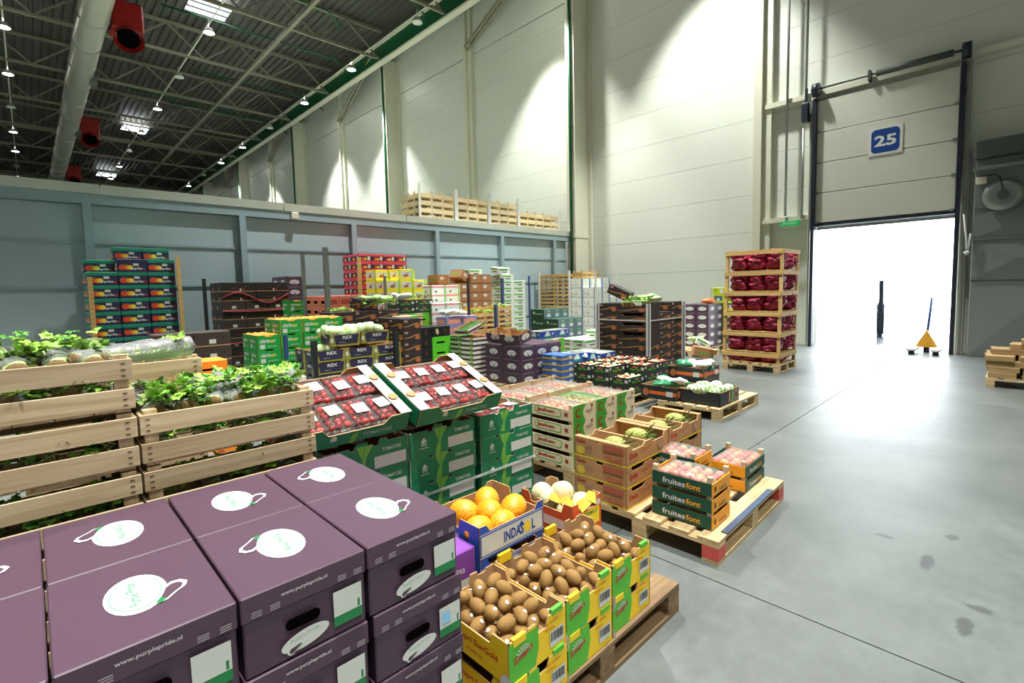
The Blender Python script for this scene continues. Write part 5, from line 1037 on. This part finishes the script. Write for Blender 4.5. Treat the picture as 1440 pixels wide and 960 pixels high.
stack(K_CAR, AY(459, 420, 8.4).x, 8.4, ZB, 3, 3, 8, 'salmon carrot carton', 'carton', 'carrot cartons', ref='the tall uprights')
pallet(5.13, 9.98, 'wooden pallet under the coral cartons')
stack(K_REDC, 5.15, 10.0, ZB, 4, 2, 13, 'coral red picture carton', 'carton', 'coral cartons', ref='the wooden upright')
tag(part('wooden_upright', MB().box(5.08, 9.93, 0, 5.16, 9.98, 2.35), [OW]), 'wooden corner upright of the coral cartons', 'post')
xm = AY(543, 388, 8.6).x; pallet(xm-.02, 8.58, 'wooden pallet under the mango cartons')
stack(K_YEL, xm, 8.6, ZB, 4, 2, [[8, 9, 8, 7], [9, 9, 9, 8]], 'yellow white mango carton', 'carton', 'mango cartons', ref='the coral cartons')
stack(K_PKW, AY(603, 398, 8.1).x+.1, 8.15, 0, 2, 1, [10, 10], 'white carton with coral band beside the mango cartons', 'carton', 'white coral cartons')
xg = AY(463, 438, 7.32).x; pallet(xg-.02, 7.3, 'wooden pallet under the gold ribbon row', w=1.3)
stack(K_GOLD, xg, 7.32, ZB, 3, 1, 7, 'gold ribbon carton behind the lettuces', 'carton', 'gold ribbon row', ref='the citrus'); loose((xg+.25, 7.5, ZB+7*.166), 60, (.15, .12, .06), 'green herbs on the gold ribbon row')
o = inst(K_GOLDS, 'open dark carton of leeks tilted on the gold ribbon row', 'carton', None, (xg+.55, 7.38, ZB+7*.166+.003), 0, (.12, 0, 0)); loose((xg+.85, 7.45, ZB+7*.166+.08), 150, (.3, .15, .14), 'leek and salad greens spilling over the dark carton'); bags(xg+.7, 7.35, ZB+7*.166+.16, 6, 'p', 'pale salad bag on the open dark carton', 'salad bags over the dark carton')
xc = AY(566, 431, 6.35).x; 
stack(K_GOLDS, xc, 6.35, 0, 1, 2, 7, 'dark gold ribbon carton in the single column beside the pear cartons', 'carton', 'gold ribbon column')
xd = AY(575, 420, 7.8).x-.2; stack(K_CRM, xd, 7.82, 0, 2, 1, 7, 'cream lime carton before the mangoes', 'carton', 'cream columns before the mangoes', ref='the gold ribbons'); stack(K_FAI, xd-.06, 7.82, 7*.171+.002, 2, 1, 2, 'dark green carton on the cream columns', 'carton', 'dark cartons before the mangoes', ref='the gold ribbons'); bags(xd, 7.8, 1.5, 5, 'w', 'white bag on the dark cartons before the mangoes', 'white bags before the mangoes'); loose((xd+.4, 7.95, 1.46), 60, (.3, .12, .12), 'greens heaped on the dark cartons before the mangoes')
xk = AY(590, 462, 6.6).x-.12; stack(K_BLKP, xk, 6.62, 0, 1, 1, 6, 'black carton with pear print beside the lime cartons', 'carton', 'black pear cartons'); stack(K_LIME, xk+.37, 6.62, 0, 1, 1, 5, 'vivid lime carton beside the black pear cartons', 'carton', 'lime cartons'); inst(K_BLKP, 'black pear carton on top of the lime column', 'carton', None, (xk+.37, 6.62, .171*5)); stack(K_CRM, xk+.05, 7.0, 0, 1, 1, 7, 'cream lime carton behind the black pear cartons', 'carton', 'cream lime column')
xl = AY(626, 424, 7.3).x-.08; stack(K_LIL, xl, 7.17, 0, 2, 1, [7, 7], 'lilac carton with salmon print before the kraft cartons', 'carton', 'lilac cartons'); bags(xl+.1, 7.17, 1.17, 4, 'w', 'white bag of produce on the lilac cartons', 'bags on the lilac cartons'); stack(K_PKW, xl+.1, 7.75, 0, 2, 1, 8, 'white coral carton behind the lilac cartons', 'carton', 'white coral column')
xb = AY(632, 405, 8.7).x; pallet(xb, 8.68, 'wooden pallet under the kraft cartons', w=1.3)
stack(K_BRN, xb, 8.7, ZB, 4, 2, [[8, 8, 9, 9], [9, 8, 9, 9]], 'kraft brown carton', 'carton', 'kraft cartons', ref='the mango cartons')
inst(K_BRN, 'kraft carton lying tipped over on the kraft stack', 'carton', None, (xb+.35, 8.75, ZB+.201*8+.14), 0, (0, .55, .1))
xa = AY(706, 392, 8.9).x; pallet(xa-.02, 8.88, 'wooden pallet under the asparagus cartons', w=1.0)
stack(K_ASP, xa, 8.9, ZB, 2, 2, [[12, 11], [12, 11]], 'white green banded asparagus carton', 'carton', 'asparagus cartons', ref='the kraft cartons'); stack(K_ASP, xa-.43, 9.6, ZB, 1, 1, 13, 'white green carton in the column behind the kraft cartons', 'carton', 'asparagus column'); inst(K_ASP, 'tilted white green carton on top of the asparagus stack', 'carton', None, (xa-.05, 8.95, ZB+12*.151+.01), 0, (.15, 0, .1))
xt = AY(662, 431, 7.5).x; pallet(xt-.02, 7.48, 'wooden pallet under the green vegetable crates', w=1.3)
stack(K_WCR2, xt, 7.5, ZB, 3, 2, [[10, 10, 11], [11, 11, 11]], 'flat wooden crate of greens', 'crate', 'wooden crates of greens', ref='the lilac cartons')
for i in range(3): loose((xt+.18+.366*i, 7.65, ZB+.101*(11 if i == 2 else 10)-.02), 50, (.13, .1, .05), 'green beans heaped in wooden crate %s behind the cucumbers' % ('one', 'two', 'three')[i])
# ---- crates on the cold room roof
for (x, nx_, ny_, n, g) in ((7.75, 3, 3, 4, 'first'), (9.02, 3, 2, 4, 'second'), (10.28, 3, 2, 4, 'third'), (11.55, 5, 2, 3, 'last')):
    stack(K_PCR, x, 11.45, 3.525, nx_, ny_, n, 'new crate in the %s roof block' % g, 'crate', '%s crate block on the roof' % g, ref='the hall', gap=.02)
    for xx in (x-.04, x+.38*nx_+.03): tag(part('roof_upright', MB().box(xx-.03, 11.41, 3.52, xx+.03, 11.44, 3.53+.2*n+.15), [white]), 'white upright of the crate blocks on the cold room roof', 'post', 'white uprights on the roof')
stack(K_PCR, 7.2, 12.0, 3.525, 1, 1, 1, 'new wooden crate standing alone left of the roof crate blocks', 'crate', None)
# ---- stacks by the dock door
pallet(10.5, 4.75, 'low wooden pallet under the tipped produce cartons', w=.6, d=.8)
stack(K_AUBG, 11.2, 5.05, ZB, 2, 2, 5, 'purple aubergine carton by the wall', 'carton', 'aubergine cartons by the long wall', ref='the aisle'); pallet(11.18, 5.02, 'wooden pallet under the aubergine cartons by the long wall', w=.9, d=.7)
tag(link('carrot_sack', MB().ell((0, 0, 0), (.2, .14, .06), 0, 18, 8, nfn(4, .3, 2)).mesh('carrot_sack', [mat('carrot net', 'e0662c', .5, var=.2)]), None, (11.4, 5.15, ZB+1.07)), 'orange net sack of carrots on the aubergine cartons', 'sack')
o = inst(K_ASP, 'white green carton tipped forward on the low pallet', 'carton', None, (10.62, 4.8, ZB+.02), 0, (.5, 0, .5)); o = inst(K_BRN, 'kraft tray of onions tipped on the floor beside the low pallet', 'carton', None, (10.2, 4.5, .03), 0, (.2, 0, .6))
bags(10.55, 5.05, .35, 4, 'p', 'pale bag of vegetables spilled on the low pallet', 'spilled bags')
stack(K_LIM3, 12.1, 4.75, ZB, 2, 2, [[6, 7], [7, 6]], 'lime carton with slate panel', 'carton', 'lime blue cartons', ref='the onions'); 
inst(K_LIM2, 'lime yellow carton on top of the lime blue stack', 'carton', None, (12.1, 5.06, ZB+.171*7+.007)); pallet(11.6, 4.3, 'wooden pallet under the lime blue cartons', w=.85, d=.98) if False else None
tag(part('corner_post', MB().box(12.03, 5.38, 0, 12.07, 5.42, 1.55).box(12.03, 4.7, 0, 12.07, 4.73, 1.95), [white]), 'white uprights of the lime blue stack', 'post')
# ---- red onion stack
pallet(9.4, 2.96, 'pale wooden pallet under the red onion sacks', w=.92, d=1.0)
OWZ = wood_mat('golden crate wood upright', 'd9b878', 'bb9150', 'z'); OWY = wood_mat('golden crate wood along y', 'd9b878', 'bb9150', 'y')
LW = ['bottom level', 'second level', 'third level', 'fourth level', 'fifth level', 'top level']; LV = [.2, .37, .37, .37, .37, .38]; z = ZB; lx = 0.0
for k, hh in enumerate(LV):
    w_, d_ = .9, 1.0; x0, y0 = 9.41+lx, 2.97
    o = link('onion_crate', None, None, (x0, y0, z)); tag(o, 'golden slatted frame crate full of red onion sacks, %s' % LW[k], 'crate', 'onion crates')
    for (a, b) in ((0, 0), (w_-.05, 0), (0, d_-.05), (w_-.05, d_-.05)): part('post', MB().box(0, 0, 0, .05, .05, hh-.002), [OWZ], o, (a, b, 0))
    for yy in (-.015, d_): part('rail', MB().box(0, 0, 0, w_, .015, .075), [OW], o, (0, yy, hh-.08))
    for xx in (-.015, w_): part('rail', MB().box(0, 0, 0, .015, d_, .075), [OWY], o, (xx, 0, hh-.08))
    part('floor_board', MB().box(.02, .02, 0, w_-.02, d_-.02, .01), [OW], o)
    rows_ = 1 if hh < .3 else 3
    for r_ in range(rows_):
        zz = z+.095+.092*r_
        for j in range(3):
            tag(link('onion_sack', rnd.choice(SACK), None, (x0+.23, y0+.19+.31*j+rnd.uniform(-.02, .02), zz+rnd.uniform(-.01, .02)), (rnd.uniform(-.25, .25), rnd.uniform(-.15, .15), math.pi/2+rnd.uniform(-.25, .25)), (.62, 1.25, .9)), 'red net sack of onions %s of the golden crates' % LW[k], 'sack', 'onion sacks on the %s' % LW[k])
        for i in range(2):
            tag(link('onion_sack', rnd.choice(SACK), None, (x0+.55+.2*i, y0+.26+rnd.uniform(-.02, .02), zz+rnd.uniform(-.01, .02)), (rnd.uniform(-.2, .2), rnd.uniform(-.15, .15), math.pi/2+rnd.uniform(-.2, .2)), (.9, .85, .9)), 'red net sack of onions %s of the golden crates' % LW[k], 'sack', 'onion sacks on the %s' % LW[k])
            if rows_ == 3: tag(link('onion_sack', rnd.choice(SACK), None, (x0+.55+.2*i, y0+.74, zz), (0, 0, math.pi/2), (.9, .85, .9)), 'red net sack of onions %s of the golden crates' % LW[k], 'sack', 'onion sacks on the %s' % LW[k])
    z += hh; lx += .025
part('rail', MB().box(0, 0, 0, .9, .015, .075), [OW], o, (0, -.015, 0)) if False else None
# ---- lumber pile at the right, pallet jack and truck mast in the doorway
pl = FL(1393, 538); lw = wood_mat('rough lumber', 'b29565', '8f7348', 'y')
pallet(10.05, -.75, 'worn pallet under the rough lumber pile', w=.8, d=1.1)
for (k, y1, n) in ((0, .33, 4), (1, .35, 4), (2, .36, 4), (3, .38, 4), (4, .33, 3), (5, .12, 3), (6, .02, 2)):
    for i in range(n):
        for seg in range(3):
            L_ = .3+.1*((i+k+seg) % 3)*.3; yy = y1-.36*seg-.02*((k+i) % 2)
            if k >= 4 and seg == 0 and i == 0: continue
            tag(part('lumber_block', MB().cbox(0, 0, 0, .19, L_, .078, .004), [lw], None, (10.06+.2*i+.012*((k*7+seg) % 3), yy-L_, ZB+.08*k), (0, 0, rnd.uniform(-.02, .02))), 'short rough wooden beam in the lumber pile by the aisle', 'beam', 'lumber pile')
pj = tag(link('pallet_jack', None, None, (14.0, 1.45, 0)), 'yellow pallet jack with white forks standing in the bright doorway', 'pallet jack')
jy = mat('jack yellow', 'e0a12a', .4); part('body', MB().add([(0, -.2, .12), (0, .2, .12), (0, 0, .5), (.14, -.2, .12), (.14, .2, .12), (.14, 0, .5)], [(0, 2, 1), (3, 4, 5), (0, 1, 4, 3), (1, 2, 5, 4), (2, 0, 3, 5)]), [jy], pj)
for s in (-1, 1):
    part('fork', MB().cbox(-.5, s*.2-.08, .08, .05, s*.2+.08, .13, .01), [white], pj); part('wheel', MB().tube([(-.42, s*.2-.05, .04), (-.42, s*.2+.05, .04)], .04, seg=12), [mdark], pj)
part('steer_wheel', MB().tube([(.08, -.05, .06), (.08, .05, .06)], .06, seg=12), [mdark], pj); part('handle', MB().tube([(.1, 0, .45), (.25, -.02, .9), (.3, -.03, 1.2)], .025), [mat('handle blue', '2c4f8a', .5)], pj)
fk = tag(link('forklift', None, None, (16.2, 2.35, 0)), 'dark forklift mast seen through the gap in the strip curtain', 'forklift')
for y in (-.2, .25): part('mast', MB().box(0, y, .05, .1, y+.09, 1.35+y), [mdark], fk)
part('carriage', MB().box(-.06, -.25, .3, 0, .4, .75), [mdark], fk); part('body', MB().cbox(.3, -.4, .15, 1.8, .5, 1.0, .05), [mat('forklift slate', '4a4f63', .5)], fk); part('seat', MB().cbox(1.0, -.2, 1.0, 1.4, .3, 1.4, .04), [mdark], fk)
for y in (-.45, .4):
    part('wheel', MB().tube([(.5, y, .25), (.5, y+.15, .25)], .25, seg=16), [mdark], fk); part('fork', MB().box(-1.0, y*.5, .06, 0, y*.5+.1, .1), [mdark], fk)
